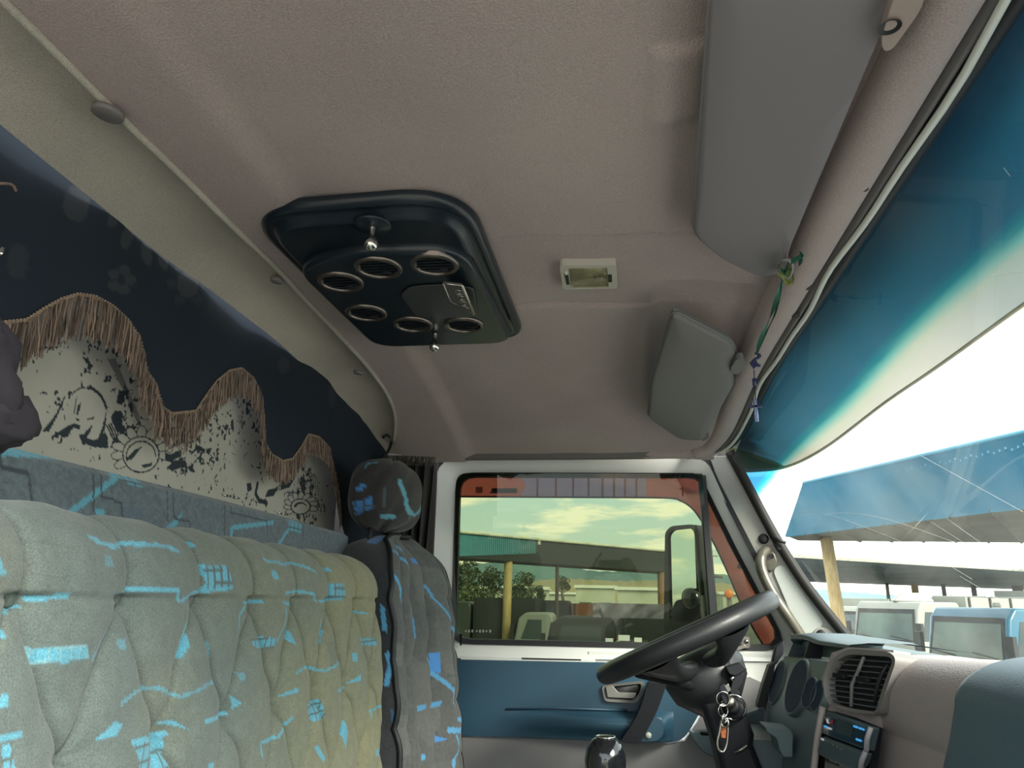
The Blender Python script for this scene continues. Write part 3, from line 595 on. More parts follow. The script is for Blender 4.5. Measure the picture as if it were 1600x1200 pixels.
mk('board_core', *abox(-.600, -.574, -.1, 1.52, 1.72, 2.222), dark_trim, board, smooth=False)
V, Fc = [], []
for (x, y) in ((938, 998), (950, 1000), (965, 1002), (985, 1008), (1165, 1072), (1180, 1076), (1190, 1078)):
    p = PX(x/2.667, 400+y/2.667, -.569); add(V, Fc, *gbox(p, (.002, 0, 0), (0, .006, 0), (0, 0, .0012)))
mk('staple', V, Fc, chrome, board, kind='stuff')
# ------------------------------------------------------------------ printed cloth behind
def cp(x, y): p = PX(30+x/5.161, 560+y/5.161, -.668); return (p[1], p[2])
yy = np.linspace(.35, 1.72, 760); zz_ = np.linspace(2.50, 2.16, 240); Yg, Zg = np.meshgrid(yy, zz_, indexing='ij')
A = np.stack([-.668+.004*np.sin(Yg*13)+.002*np.sin(Yg*31+Zg*20), Yg, Zg], -1); P2 = np.stack([Yg.ravel(), Zg.ravel()], -1)
IK = np.array((.022, .032, .042)); col = np.array([.46, .44, .38])*(.94+.08*vnoise(P2, 6, 2)[:, None])
Q = P2+.004*(np.stack([vnoise(P2, 120, 11), vnoise(P2, 120, 12)], -1)-.5)
spk = vnoise(Q, 130, 21)*.50+vnoise(Q, 290, 22)*.38+vnoise(Q, 34, 25)*.28
ctr = np.array([cp(1400, 640), cp(830, 400), cp(600, 150), cp(1750, 420), cp(3, 3), cp(2300, 1150), cp(2050, 640)]); dens = np.zeros(len(P2))
for c_, s_, w_ in zip(ctr, (.075, .05, .07, .06, .05, .05, .06), (.22, .22, .10, .15, .06, .28, .13)): dens = np.maximum(dens, w_*np.exp(-((P2-c_)**2).sum(1)/(2*s_*s_)))
col[(spk+dens) > .88] = IK
LT = (.46, .44, .38)
def arcpts(cx, cy, rx, ry, a0, a1, n=14, rot=0): return [(cx+rx*math.cos(math.radians(a))*math.cos(rot)-ry*math.sin(math.radians(a))*math.sin(rot), cy+rx*math.cos(math.radians(a))*math.sin(rot)+ry*math.sin(math.radians(a))*math.cos(rot)) for a in np.linspace(a0, a1, n)]
sh = [('F', arcpts(560, 430, 170, 190, 0, 360, 24), LT), ('F', [(380, 300), (360, 370), (250, 590), (190, 590), (300, 450), (350, 340)], IK),
 ('S', arcpts(560, 425, 172, 192, -135, -90, 8), IK, .0010), ('S', arcpts(560, 425, 172, 192, -82, -52, 6), IK, .0022), ('S', arcpts(560, 425, 172, 192, -50, -12, 8), IK, .0022), ('S', arcpts(560, 430, 172, 192, 5, 30, 8), IK, .0010),
 ('F', [(490, 310), (470, 330), (450, 440), (460, 460), (470, 400), (480, 345)], IK), ('F', [(520, 350), (490, 380), (475, 450), (490, 460), (510, 400)], IK), ('F', [(465, 480), (500, 490), (495, 508), (475, 500)], IK),
 ('F', [(565, 490), (640, 468), (625, 490), (580, 497)], IK), ('F', [(300, 605), (400, 545), (460, 520), (510, 545), (505, 575), (450, 560), (420, 590), (410, 630), (370, 640)], IK), ('F', [(620, 530), (600, 590), (560, 640), (580, 570)], IK),
 ('F', [(495, 615), (540, 610), (570, 570), (580, 600), (560, 640), (610, 660), (690, 640), (720, 590), (745, 640), (745, 725), (620, 715), (560, 690), (530, 700)], IK), ('F', [(735, 450), (700, 560), (660, 650), (690, 650), (725, 560)], IK),
 ('F', [(770, 470), (800, 420), (850, 430), (860, 600), (820, 590), (780, 520)], IK), ('F', [(830, 250), (880, 280), (850, 380), (810, 360)], IK), ('F', [(740, 0), (800, 0), (960, 420), (1000, 600), (940, 480), (860, 260), (790, 110)], IK, 0, None, .6)]  # last polygon: shadow beside the fringe, painted in the print's ink colour
for k in range(5): sh.append(('S', [(735+18*k, 540-6*k), (760+20*k, 590), (790+14*k, 660), (770+18*k, 715)], IK, .0014))
# lotus
for k, a in enumerate(range(150, 385, 24)):
    ca, sa = math.cos(math.radians(a)), math.sin(math.radians(a)); cx, cy = 990+165*ca, 765+165*sa*1.0
    sh.append(('F', arcpts(cx, cy, 62, 38, 0, 360, 16, math.radians(a)), IK)); sh.append(('F', arcpts(cx, cy, 55, 31, 0, 360, 16, math.radians(a)), LT))
sh += [('F', arcpts(985, 775, 132, 150, 0, 360, 28), IK), ('F', arcpts(985, 775, 122, 138, 0, 360, 28), LT), ('S', arcpts(985, 785, 102, 116, 160, 360, 20), IK, .0012), ('F', [(1000, 705), (940, 740), (880, 815), (920, 820), (960, 760)], IK),
 ('F', [(985, 860), (1050, 845), (1070, 825), (1055, 870), (1010, 885)], IK), ('F', [(1190, 730), (1260, 650), (1330, 640), (1355, 665), (1270, 700)], IK), ('F', [(1170, 880), (1240, 820), (1315, 825), (1290, 880), (1210, 910)], IK), ('F', [(1500, 730), (1540, 720), (1520, 780), (1495, 760)], IK),
 ('F', [(1400, 840), (1390, 890), (1415, 920), (1370, 915), (1340, 880)], IK)]
for k in range(4): sh.append(('S', [(1110+30*k, 640-10*k), (1150+30*k, 610), (1190+20*k, 575-8*k), (1230+18*k, 560)], IK, .0014)); sh.append(('S', [(1160, 770+16*k), (1200, 785+16*k), (1240, 760+14*k), (1290, 745+14*k)], IK, .0013))
# second lotus at the far end (crop units about x 2250..2700)
for k, a in enumerate(range(150, 400, 25)):
    ca, sa = math.cos(math.radians(a)), math.sin(math.radians(a)); cx, cy = 2262+90*ca, 1190+75*sa
    sh.append(('F', arcpts(cx, cy, 46, 26, 0, 360, 14, math.radians(a)), IK)); sh.append(('F', arcpts(cx, cy, 39, 20, 0, 360, 14, math.radians(a)), LT))
sh += [('F', arcpts(2262, 1195, 80, 66, 0, 360, 24), IK), ('F', arcpts(2262, 1195, 70, 57, 0, 360, 24), LT), ('F', arcpts(2262, 1200, 50, 42, 180, 350, 14), IK), ('F', arcpts(2270, 1206, 40, 34, 180, 350, 14), LT),
 ('S', [(1945, 1010), (1930, 1090), (1960, 1150), (2010, 1160)], IK, .0045), ('F', [(2020, 1060), (2090, 1040), (2060, 1110), (2000, 1120)], IK), ('F', [(2120, 980), (2230, 960), (2180, 1040), (2110, 1060)], IK), ('F', [(1850, 1010), (1890, 1000), (1900, 1060), (1860, 1080)], IK)]
for k in range(4): sh.append(('S', [(2050+25*k, 1080-8*k), (2080+25*k, 1040), (2120+22*k, 1010-20*k)], IK, .0012)); sh.append(('S', [(2290+22*k, 900+10*k), (2330+16*k, 960), (2350+14*k, 1040+10*k)], IK, .0012))
cl = mk('printed_cloth', *ggrid(A), cloth_attr, None, cols=paint(P2, col, sh, cp))
tag(cl, 'off-white cloth with black face and lotus print hanging behind the bench', 'cloth')
# ------------------------------------------------------------------ navy scalloped curtain
hem = [(-60, 515), (0, 506), (30, 503), (60, 484), (85, 470), (110, 462), (135, 466), (165, 482), (190, 503), (207, 528), (214, 550), (219, 580), (235, 600), (243, 622), (250, 640), (262, 648), (300, 644), (318, 618), (335, 596), (355, 581), (376, 577), (392, 592), (402, 615), (406, 650), (407, 690), (418, 712), (436, 722), (452, 718), (466, 697), (475, 680), (490, 684), (508, 702), (516, 730), (524, 770), (528, 800), (540, 850), (700, 930)]
hw = [PX(x, y, -.63) for x, y in hem]; hy = np.array([p[1] for p in hw]); hzv = np.array([p[2] for p in hw])
hy = np.maximum.accumulate(hy+np.arange(len(hy))*1e-5)
cur = thing('scalloped_curtain', (-.63, 1.0, 2.2), 'navy curtain with scalloped brown-fringed hem hanging along the roof', 'curtain')
yy = np.linspace(.3, 2.02, 420); top_z = zc(seamx(yy), yy)-.012; A = []
hzz = np.interp(yy, hy, hzv)
fld = lambda y, z: .003*np.sin(y*9+1)+.0015*np.sin(y*27+z*5)+.0006*np.sin(y*60)
nvz = 60
for i, y in enumerate(yy):
    A.append([(-.622+.0*z_ + fld(y, z_)-.004, y, z_) for z_ in np.linspace(top_z[i], hzz[i], nvz)])
A = np.array(A); P2 = A.reshape(-1, 3)[:, 1:]
NV = np.array([.020, .028, .042]); col = np.tile(NV, (len(P2), 1)); FL = (.045, .052, .062)
def cq(x, y): p = PX(x/2.4, y/2.4, -.628); return (p[1], p[2])
fs = [('F', arcpts(275, 765, 48, 68, 0, 360, 18), FL, 0, None, .8), ('F', arcpts(405, 820, 22, 38, 0, 360, 12, .3), FL), ('F', arcpts(462, 890, 24, 48, 0, 360, 12, .3), FL), ('F', arcpts(540, 950, 20, 48, 0, 360, 12, -.2), FL), ('F', arcpts(605, 970, 20, 48, 0, 360, 12, -.2), FL), ('F', arcpts(700, 1065, 40, 52, 0, 360, 16), FL), ('F', arcpts(60, 980, 42, 70, 0, 360, 16), FL, 0, None, .5)]
for k in range(5): fs.append(('F', arcpts(440+38*math.cos(k*1.25), 1050+38*math.sin(k*1.25), 24, 20, 0, 360, 12), FL))
for k in range(6): fs.append(('F', arcpts(700+62*math.cos(k*1.05), 1065+70*math.sin(k*1.05), 20, 16, 0, 360, 12), FL, 0, None, .5))
fs += [('F', arcpts(1060, 1370, 24, 34, 0, 360, 12), FL, 0, None, .6), ('F', arcpts(1240, 1480, 18, 50, 0, 360, 12), FL, 0, None, .5), ('F', arcpts(1330, 1520, 18, 40, 0, 360, 12), FL, 0, None, .5)]
mk('curtain_cloth', *ggrid(A), curt_attr, cur, cols=paint(P2, col, fs, cq))
# braid along hem, fringe strands
hd2 = resamp([np.array([-.626, y, z]) for y, z in zip(hy, hzv) if .45 < y < 1.66], 520, False)
hd2 = [p+np.array([fld(p[1], p[2])+.002, 0, 0]) for p in hd2]
V, Fc = [], []
add(V, Fc, *gtube(hd2[::2], .0022, 5))
for i in range(0, 520, 2): add(V, Fc, *gbox(hd2[i]+np.array([.001, 0, .0026]), (.0012, 0, 0), (0, .0011, 0), (0, 0, .0011)))
mk('hem_braid', V, Fc, mat('tan braid', (.34, .25, .18), .8), cur)
V, Fc = [], []; fcol = []
for lay in range(3):
    for i in range(520):
        if random.random() < .28: continue
        p = hd2[i]+np.array([.001+.0012*lay, random.uniform(-.0015, .0015), 0])
        L = .052*(1-.25*min(1, max(0, (p[1]-.9)/.5)))*random.uniform(.82, 1.1)
        if .855 < p[1] < 1.02: L *= random.uniform(.7, 1.15)
        sw = random.uniform(-.004, .004)+(.014 if .86 < p[1] < .99 else 0)*random.uniform(-1, 1)
        ph = random.uniform(0, 6); q = [p+np.array([.0015*math.sin(ph+k)+.001*k, sw*k/3+.001*math.sin(ph*2+k*1.7), -L*k/3]) for k in range(4)]
        add(V, Fc, *gtube(q, [.0008, .0010, .0010, .0007], 3, caps=False)); bv = random.uniform(.25, 1.25)*(.6+.2*lay); fcol += [(.30*bv, .21*bv, .165*bv)]*12
mk('fringe', V, Fc, fringe_a, cur, kind='stuff', cols=np.array(fcol))
# curtain rail end hooks
mk('rail_hook', *gtube(crv([PX(598, 684, -.61), PX(606, 680, -.60), PX(612, 688, -.60), PX(606, 706, -.60), PX(598, 712, -.60)], 5), .004, 8), rubber, cur)
mk('loose_cord', *gtube(crv([PX(-20, 287, -.61), PX(8, 287, -.60), PX(20, 290, -.60), PX(25, 299, -.60)], 5), .0016, 6), fringe_m, cur)
mk('hem_clip', *gtube([PX(-12, 400, -.60), PX(0, 396, -.595), PX(4, 388, -.595)], .003, 6), chrome, cur)
# dark padded object at left edge
b0 = PX(0, 610, -.50)
hb = thing('cloth_bundle', PX(0, 690, -.50), 'dark purple-grey cloth bundle at the left edge before the printed cloth', 'cloth')
def blob(c, rx, ry, rz, seg=26, n=12, amp=.08, sd=1):
    V = []; Fc = []
    for i in range(n+1):
        for k in range(seg):
            th_ = PI*i/n; ph = 2*PI*k/seg; d = np.array([math.sin(th_)*math.cos(ph), math.sin(th_)*math.sin(ph), math.cos(th_)])
            f = 1+amp*mnoise.noise(Vector(d*2.2+sd))
            V.append(np.array(c)+d*f*np.array([rx, ry, rz]))
    for i in range(n):
        for k in range(seg): l = (k+1) % seg; Fc.append((i*seg+k, i*seg+l, (i+1)*seg+l, (i+1)*seg+k))
    return V, Fc
bm_ = mat('purple grey cloth', (.028, .023, .032), .85, bump=.2, bscale=300, var=.2, vscale=30)
mk('cloth_fold', *blob(PX(-6, 600, -.46)-np.array([0, .010, 0]), .02, .026, .042, sd=3, amp=.5), bm_, hb)
mk('cloth_fold', *blob(PX(-4, 654, -.46), .02, .036, .022, sd=8, amp=.45), bm_, hb)
# ------------------------------------------------------------------ driver's seat
ds = thing('driver_seat', (-.3, 1.65, 1.15), "dark-sided driver's seat with tufted grey fabric face and blue marks", 'seat')
yc, hwid = 1.645, .232
nu, nv = 150, 190
zs = np.linspace(2.232, 1.55, nv); us = np.linspace(-1, 1, nu)
rows = []; rr = []
for uu in us:
    row = []; 
    for z in zs:
        k = max(0, (z-2.075)/.157); wdt = hwid*math.sqrt(max(.02, 1-k**2.6)); y = yc+uu*wdt
        xf = -.505+(2.18-z)*.115+.075*(1-abs(uu)**3)*0+.030*float(sstep(abs(uu), .35, .85))-.03*abs(uu)**6
        if uu > 0: xf += .012*uu
        xf -= .05*max(0, k)**3
        g = abs(math.sin(PI*(uu*1.9+.5)))**.4; rz_ = abs(math.sin(PI*(z-2.10)/.115))**.35
        xf += .026*g*(.55+.45*rz_)+.0015*math.sin(z*90+uu*7)
        row.append((xf+.045, y, z))
    rows.append(row)
A = np.array(rows); P2 = A.reshape(-1, 3)[:, 1:]
col = np.array([.100, .104, .102])*(.8+.4*vnoise(P2, 240, 4)[:, None]); col += np.array([.06, .058, .05])*(vnoise(P2, 14, 8)[:, None] > .55)*.5
def cd_(x, y): 
    # crop 480..760 x 640..1200 at 2.143 ; seat face near x=-.42
    p = PX(480+x/2.143, 640+y/2.143, -.425); return (p[1], p[2])
BB = (.07, .26, .62); BC = (.10, .34, .60)
dsh = [('F', [(308, 425), (328, 430), (330, 478), (315, 475)], BB), ('S', [(295, 440), (298, 530), (305, 650)], BC, .005), ('S', [(328, 480), (355, 560), (362, 700), (362, 760)], BC, .005), ('S', [(350, 460), (355, 500)], BC, .006), ('S', [(333, 590), (340, 720), (350, 825)], BC, .004),
 ('S', [(415, 590), (440, 700), (470, 790)], BC, .004), ('F', [(405, 815), (420, 812), (412, 880), (400, 880)], BB), ('S', [(400, 880), (430, 940), (432, 1035), (455, 1033)], BC, .005), ('S', [(385, 835), (390, 880)], BC, .005), ('S', [(410, 1070), (455, 1072)], BC, .006), ('F', [(375, 1080), (405, 1100), (390, 1115)], BB),
 ('S', [(420, 1090), (425, 1130), (410, 1190)], BC, .005), ('S', [(350, 1000), (365, 995)], BC, .005), ('F', [(310, 1120), (335, 1120), (325, 1135)], BB), ('S', [(320, 1190), (345, 1160)], BC, .005), ('S', [(390, 990), (408, 980)], BC, .005),
 ('S', [(265, 480), (270, 560)], BC, .004), ('S', [(420, 890), (465, 885), (475, 960)], DK, .003), ('S', [(425, 920), (470, 930), (490, 1040)], DK, .003), ('F', [(385, 500), (400, 500), (400, 516), (388, 516)], BB)]
mk('backrest_face', *ggrid(A), fabric_attr, ds, cols=paint(P2, col, dsh, cd_))
# side panel and shell: extrude outline rearward
side = [(A[0, j]) for j in range(0, nv)]
topl = [A[i, 0] for i in range(nu)]
edge = [A[0, j] for j in range(nv-1, -1, -1)]+[A[i, 0] for i in range(nu)]+[A[-1, j] for j in range(nv)]
edge = resamp(edge, 420, False); rows = []
for e in edge:
    t = .0
    rows.append([(e[0]+(-.112)*s_*(1 if e[2] < 2.1 else 1), e[1]-.004*math.sin(PI*s_)*(1 if e[1] < yc else -1)*3, e[2]-.03*s_*s_*(1 if e[2] > 2.12 else 0)) for s_ in np.linspace(0, 1, 60)])
B = np.array(rows); Q2 = np.stack([B[..., 0].ravel(), B[..., 2].ravel()], -1)
col = np.array([.035, .037, .042])*(.8+.4*vnoise(Q2, 300, 14)[:, None])
def ce(x, y): p = PY(480+x/2.143, 640+y/2.143, 1.42); return (p[0], p[2])
near = (B[..., 1].ravel() < yc)
c2 = paint(Q2, col.copy(), [('F', [(155, 398), (215, 395), (190, 440), (150, 435)], BB), ('F', [(222, 415), (240, 415), (235, 440), (220, 435)], BB), ('F', [(250, 650), (265, 660), (275, 745), (258, 740)], BC), ('S', [(275, 820), (285, 850), (272, 915)], BC, .005), ('F', [(285, 1000), (300, 1010), (300, 1060), (288, 1050)], (.04, .10, .2))], ce)
col[near] = c2[near]
mk('backrest_side', *ggrid(B), fabric_attr, ds, cols=col)
mk('backrest_shell', *gplate([B[i, -1] for i in range(0, 420, 4)], (-.01, 0, 0)), dark_trim, ds, smooth=False)
mk('piping', *gtube([e+np.array([.001, 0, 0]) for e in edge[::3]], .0055, 8), rubber, ds)
mk('seat_cushion', *abox(-.42, .06, 1.43, 1.86, 1.50, 1.62), fabric_plain, ds, bevel=.04, seg=4)
mk('seat_pedestal', *abox(-.36, 0, 1.48, 1.80, 1.15, 1.50), black_mat, ds, bevel=.01)
hr = PY(604, 776, 1.60)
V, Fc = [], []; n1_, s1_ = 60, 90
HA = []
for i in range(n1_+1):
    th_ = PI*i/n1_; r_ = []
    for k in range(s1_+1):
        ph = 2*PI*k/s1_; sg = lambda v, e: math.copysign(abs(v)**e, v)
        d = np.array([.072*sg(math.sin(th_), .75)*sg(math.cos(ph), .8), .125*sg(math.sin(th_), .75)*sg(math.sin(ph), .8), .080*sg(math.cos(th_), .8)])
        d *= 1-.05*abs(math.sin(ph*3+th_*2))**6; r_.append(hr+d)
    HA.append(r_)
HA = np.array(HA); Q2 = np.stack([HA[..., 0].ravel()+HA[..., 1].ravel()*0, HA[..., 2].ravel()], -1)
col = np.array([.036, .034, .034])*(.8+.4*vnoise(Q2, 300, 2)[:, None])
def cf(x, y): p = PY(480+x/2.143, 640+y/2.143, 1.53); return (p[0], p[2])
hs = [('G', [(170, 320), (240, 303), (248, 335), (175, 360)], BB, .02, DK), ('F', [(185, 268), (220, 262), (215, 278), (185, 282)], BB), ('S', [(318, 240), (328, 300), (330, 350), (300, 400)], CY, .0025), ('S', [(215, 208), (215, 190), (250, 185)], BC, .002), ('S', [(265, 363), (295, 360)], CY, .004), ('S', [(340, 320), (360, 330)], BC, .002), ('S', [(285, 270), (275, 330)], DK, .003), ('F', [(350, 265), (358, 265), (356, 280), (348, 280)], BB)]
mk('headrest', *ggrid(HA), fabric_attr, ds, cols=paint(Q2, col, hs, cf))
V, Fc = [], []
for s_ in (-.06, .06): mk('headrest_post', *gtube([hr+np.array([-.01, s_, -.06]), hr+np.array([-.015, s_, -.15])], .006, 8), rubber, ds)
pass
V, Fc = [], []
for k in range(60):
    p = PY(600+k*1.35+random.uniform(-1, 1), 711+.05*k, 1.80+random.uniform(0, .05)); q = [p+np.array([random.uniform(-.004, .004)*j, 0, -.012*j]) for j in range(3)]
    add(V, Fc, *gtube(q, .0016, 3, caps=False))
fr_ = thing('window_curtain', PY(640, 800, 1.9), 'gathered dark fringed side curtain hanging behind the driver headrest', 'curtain')
mk('fringe', V, Fc, mat('dark fringe', (.10, .085, .07), .9), fr_, kind='stuff')
yy = np.linspace(0, 1, 90); rows = []
for s in yy: rows.append([PY(612+66*s-22*t*s, 716+8*s+290*t, 1.96)+np.array([0, .02*math.sin(s*28+t*2), 0]) for t in np.linspace(0, 1, 20)])
mk('curtain_cloth', *ggrid(np.array(rows)), mat('dark gathered cloth', (.045, .042, .042), .85), fr_)
# ------------------------------------------------------------------ roof console panel
def CZ(px, py, dz=0):
    p = PZ(px, py, 2.59)
    for _ in range(4): p = PZ(px, py, float(zc(p[0], p[1]))+dz)
    return p
rc = thing('roof_console', (-.32, 1.07, 2.53), 'glossy black rounded roof console with six round vents and a badge', 'roof console')
oc = [CZ(*p) for p in [(392, 312), (470, 293), (735, 297), (776, 365), (812, 480), (808, 528), (588, 527), (545, 506)]]
oc = [(p[0], p[1]) for p in oc]
base = np.array(fil([(*p, 0) for p in [(-.486, .812), (-.178, .800), (-.170, 1.328), (-.478, 1.322)]], [.09, .10, .045, .055], 12))[:, :2]
base = np.array(resamp([np.array([*p, 0]) for p in base], 140))[:, :2]; ctr2 = np.array([-.322, 1.075])
prof = [(1.0, .0), (1.0, -.006), (.985, -.013), (.955, -.016), (.925, -.014), (.90, -.016), (.875, -.024), (.85, -.027), (.825, -.0255)]
def scl(k): # inset by uniform distance rather than scale
    out = []
    d = (1-k)*.19
    for i in range(len(base)):
        t = base[(i+1) % len(base)]-base[i-1]; t = t/np.linalg.norm(t); nn_ = np.array([-t[1], t[0]])
        if nn_@(ctr2-base[i]) < 0: nn_ = -nn_
        out.append(base[i]+nn_*d)
    return np.array(out)
rows = [[(p[0], p[1], 2.597+h) for p in scl(k)] for k, h in prof]
V, Fc = [], []
Arr = np.array(rows); nn_ = Arr.shape[1]
for i in range(len(rows)-1):
    pass
V = Arr.reshape(-1, 3).tolist()
for i in range(len(rows)-1):
    for k in range(nn_): l = (k+1) % nn_; Fc.append((i*nn_+k, i*nn_+l, (i+1)*nn_+l, (i+1)*nn_+k))
Fc.append(tuple((len(rows)-1)*nn_+k for k in range(nn_)))
mk('outer_panel', V, Fc, black_pl, rc, auto=True)
# raised inner panel, D shaped, set towards the far end
ib_ = np.array(resamp(fil([(*p, 0) for p in [(-.462, .935), (-.36, .895), (-.20, .905), (-.186, 1.290), (-.452, 1.292)]], [.05, .05, .06, .045, .05], 10), 120))[:, :2]
ci = ib_.mean(0); V, Fc = [], []
pr2 = [(1.0, .003), (1.0, -.007), (.985, -.012), (.96, -.0135), (.93, -.0135)]
for k, h in pr2:
    for p in ib_: q = ci+(p-ci)*k; V.append((q[0], q[1], 2.571+h))
n_ = len(ib_)
for i in range(len(pr2)-1):
    for k in range(n_): l = (k+1) % n_; Fc.append((i*n_+k, i*n_+l, (i+1)*n_+l, (i+1)*n_+k))
Fc.append(tuple((len(pr2)-1)*n_+k for k in range(n_)))
ip = mk('inner_panel', V, Fc, black_pl, rc, auto=True)
ZI = 2.5575
for i, (px, py) in enumerate([(532, 444), (591, 422), (679, 417), (572, 492), (645, 510), (725, 511)]):
    p = PZ(px, py, ZI-.004); r0 = .034
    rg_ = mk('air_vent', *glathe([(r0+.002, .004), (r0+.001, -.001), (r0-.0005, -.0035), (r0-.002, -.004), (r0-.003, -.0028), (r0-.004, -.0045), (r0-.0058, -.003), (r0-.0065, .004)], (p[0], p[1], ZI), (0, 0, 1), 40, close=False), ring_m, rc)
    mk('vent_bowl', *glathe([(r0-.006, .000), (.022, .0035), (.001, .0045)], (p[0], p[1], ZI-.001), (0, 0, 1), 30, close=False), gloss_blk, rg_)
    V, Fc = [], []
    for k in range(-2, 3):
        wv = math.sqrt(max(0, .025**2-(k*.009)**2)); add(V, Fc, *gbox((p[0], p[1]+k*.009, ZI-.0005), (wv, 0, 0), (0, .0022, .0012), (0, -.0002, .0004)))
    mk('vent_slats', V, Fc, black_mat, rg_, smooth=False)
    mk('vent_tab', *gbox((p[0]+.012, p[1]+.006, ZI-.006), (.006, .001, 0), (-.0005, .0022, 0), (0, 0, .002)), black_mat, rg_, bevel=.0008)
for (px, py, zt) in ((582, 352, 2.5705), (680, 519, 2.5575)):
    p = PZ(px, py, zt)
    if zt > 2.56: mk('knob_plate', *glathe([(.026, .002), (.024, -.002), (.006, -.004)], (p[0], p[1], zt), (0, 0, 1), 28), black_pl, rc)
    V, Fc = glathe([(.005, -.001), (.004, -.004), (.0035, -.016), (.005, -.018), (.0085, -.022), (.0095, -.027), (.0085, -.032), (.005, -.0355), (.0005, -.0365)], (p[0], p[1], zt), (0, 0, 1), 20)
    mk('pull_knob', V, Fc, chrome, rc)
# scoop with badge
def ZQ(px, py, z): return PZ(px, py, z)
sc_pts = fil([ZQ(625, 460, ZI-.001), ZQ(640, 446, ZI-.001), ZQ(690, 443, ZI-.001), ZQ(740, 448, ZI-.001), ZQ(748, 493, ZI-.001), ZQ(690, 496, ZI-.001), ZQ(650, 492, ZI-.001)], .012)
mk('scoop', *gplate(sc_pts, (0, 0, -.0025)), mat('dark satin scoop', (.045, .048, .050), .35), rc, bevel=.0015)
fr3 = [ZQ(692, 443, ZI-.016), ZQ(722, 446, ZI-.016), ZQ(741, 491, ZI-.016), ZQ(704, 471, ZI-.012)]
bd = mk('badge', *gplate(fr3, (0, .0, .004)), mat('badge plate', (.16, .145, .13), .35, metal=.6), rc, bevel=.0012)
mk('badge_edge', *gtube(fr3+[fr3[0]], .0011, 6), chrome, bd)
mk('badge_edge', *gtube([fr3[1], fr3[2]], .0022, 6), mat('pale metal strip', (.75, .74, .62), .25, metal=.8), bd)
V, Fc = [], []
for k, (a, b) in enumerate(((716, 455), (718, 459.5), (720, 464), (722, 468.5), (724, 473), (726.5, 477.5), (729, 482))):
    c_ = ZQ(a, b, ZI-.0175); rr_ = .0042
    add(V, Fc, *gtube([c_+np.array([rr_*math.cos(t), rr_*.7*math.sin(t), 0]) for t in (np.linspace(.3, 5.2, 9) if k % 2 else np.linspace(2.4, 7.4, 9))], .0005, 4))
mk('badge_script', V, Fc, chrome, bd)
# ------------------------------------------------------------------ dome lamp
dl = thing('dome_light', (-.037, 1.1, 2.58), 'small rectangular cream dome light with ribbed clear lens, unlit', 'light')
DP = lambda x, y, dz=0: CZ(x, y, dz)
dcol = mat('cream plastic', (.52, .49, .43), .4)
oo = fil([DP(874, 415, -.012), DP(963, 414, -.012), DP(965, 451, -.012), DP(880, 453, -.012)], .008); ii = fil([DP(888, 419.5, -.012), DP(949, 418, -.012), DP(951, 449.5, -.012), DP(892, 451, -.012)], .003)
mk('housing', *gring(resamp(oo, 80), resamp(ii, 80), (0, 0, .014)), dcol, dl, auto=True)
lens = fil([DP(888, 419.5, -.0112), DP(949, 418, -.0112), DP(951, 449.5, -.0112), DP(892, 451, -.0112)], .003)
mk('reflector', *gplate([p+np.array([0, 0, .0055]) for p in lens], (0, 0, .002)), mat('pale reflector', (.80, .78, .66), .5), dl)
lm = glassmat('frosted lens', (.96, .96, .90), .6)
ln_ = mk('lens', *gplate(lens, (0, 0, .002)), lm, dl)
V, Fc = [], []
for k in range(26):
    a = DP(890+k*2.3, 421, -.0115); b = DP(893.5+k*2.2, 449, -.0115); add(V, Fc, *gtube([a, b], .0007, 4))
mk('lens_ribs', V, Fc, lm, ln_, kind='stuff')
mk('bulb', *glathe([(.001, 0), (.005, .004), (.006, .012), (.003, .024), (.001, .03)], DP(912, 436, -.0075), (1, 0, 0), 14, squash=(.4, .4)), mat('bulb glass', (.62, .56, .40), .2), dl)
mk('bulb_socket', *gbox(DP(935, 436, -.008), (.008, 0, 0), (0, .006, 0), (0, 0, .0015)), dull_metal, dl)
mk('switch_slot', *gplate([DP(882, 429, -.0125), DP(888, 429, -.0125), DP(890, 445, -.0125), DP(885, 445, -.0125)], (0, 0, .003)), rubber, dl, smooth=False)
mk('switch', *gplate([DP(882, 426, -.0135), DP(886, 425, -.0135), DP(887, 430, -.0135), DP(883, 430, -.0135)], (0, 0, .004)), mat('white rocker', (.75, .75, .68), .4), dl, bevel=.0006)
mk('clip_slot', *gplate([DP(950, 429, -.0125), DP(956, 429, -.0125), DP(956.5, 441, -.0125), DP(950.5, 441, -.0125)], (0, 0, .003)), rubber, dl, smooth=False)
# ------------------------------------------------------------------ interior sun visors
def visor(name, pts, rad, m, lab, zt):
    P = fil([PZ(*p, z) for p, z in pts], rad, 8); base_ = np.mean(P, 0)
    t = thing(name, base_, lab, 'sun visor', 'padded sun visors under the headliner')
    c_ = np.mean(P, 0); pr_ = [(1.0, .016), (1.0, .010), (.992, .004), (.975, .001), (.95, 0), (.6, 0)]; P = resamp(P, 150)
    V = []; Fc = []; n = len(P)
    for k, h in pr_:
        for p in P:
            d = p-c_; L = np.linalg.norm(d); V.append(c_+d*(1-(1-k)*(.16/L if k > .9 else 1))+np.array([0, 0, h]))
    for i in range(len(pr_)-1):
        for k in range(n): l = (k+1) % n; Fc.append((i*n+k, i*n+l, (i+1)*n+l, (i+1)*n+k))
    Fc.append(tuple((len(pr_)-1)*n+k for k in range(n))); Fc.append(tuple(range(n-1, -1, -1)))
    mk('pad', V, Fc, m, t, auto=True)
    mk('piping', *gtube([p+np.array([0, 0, .009]) for p in P], .0028, 6, closed=True), m, t)
    return t
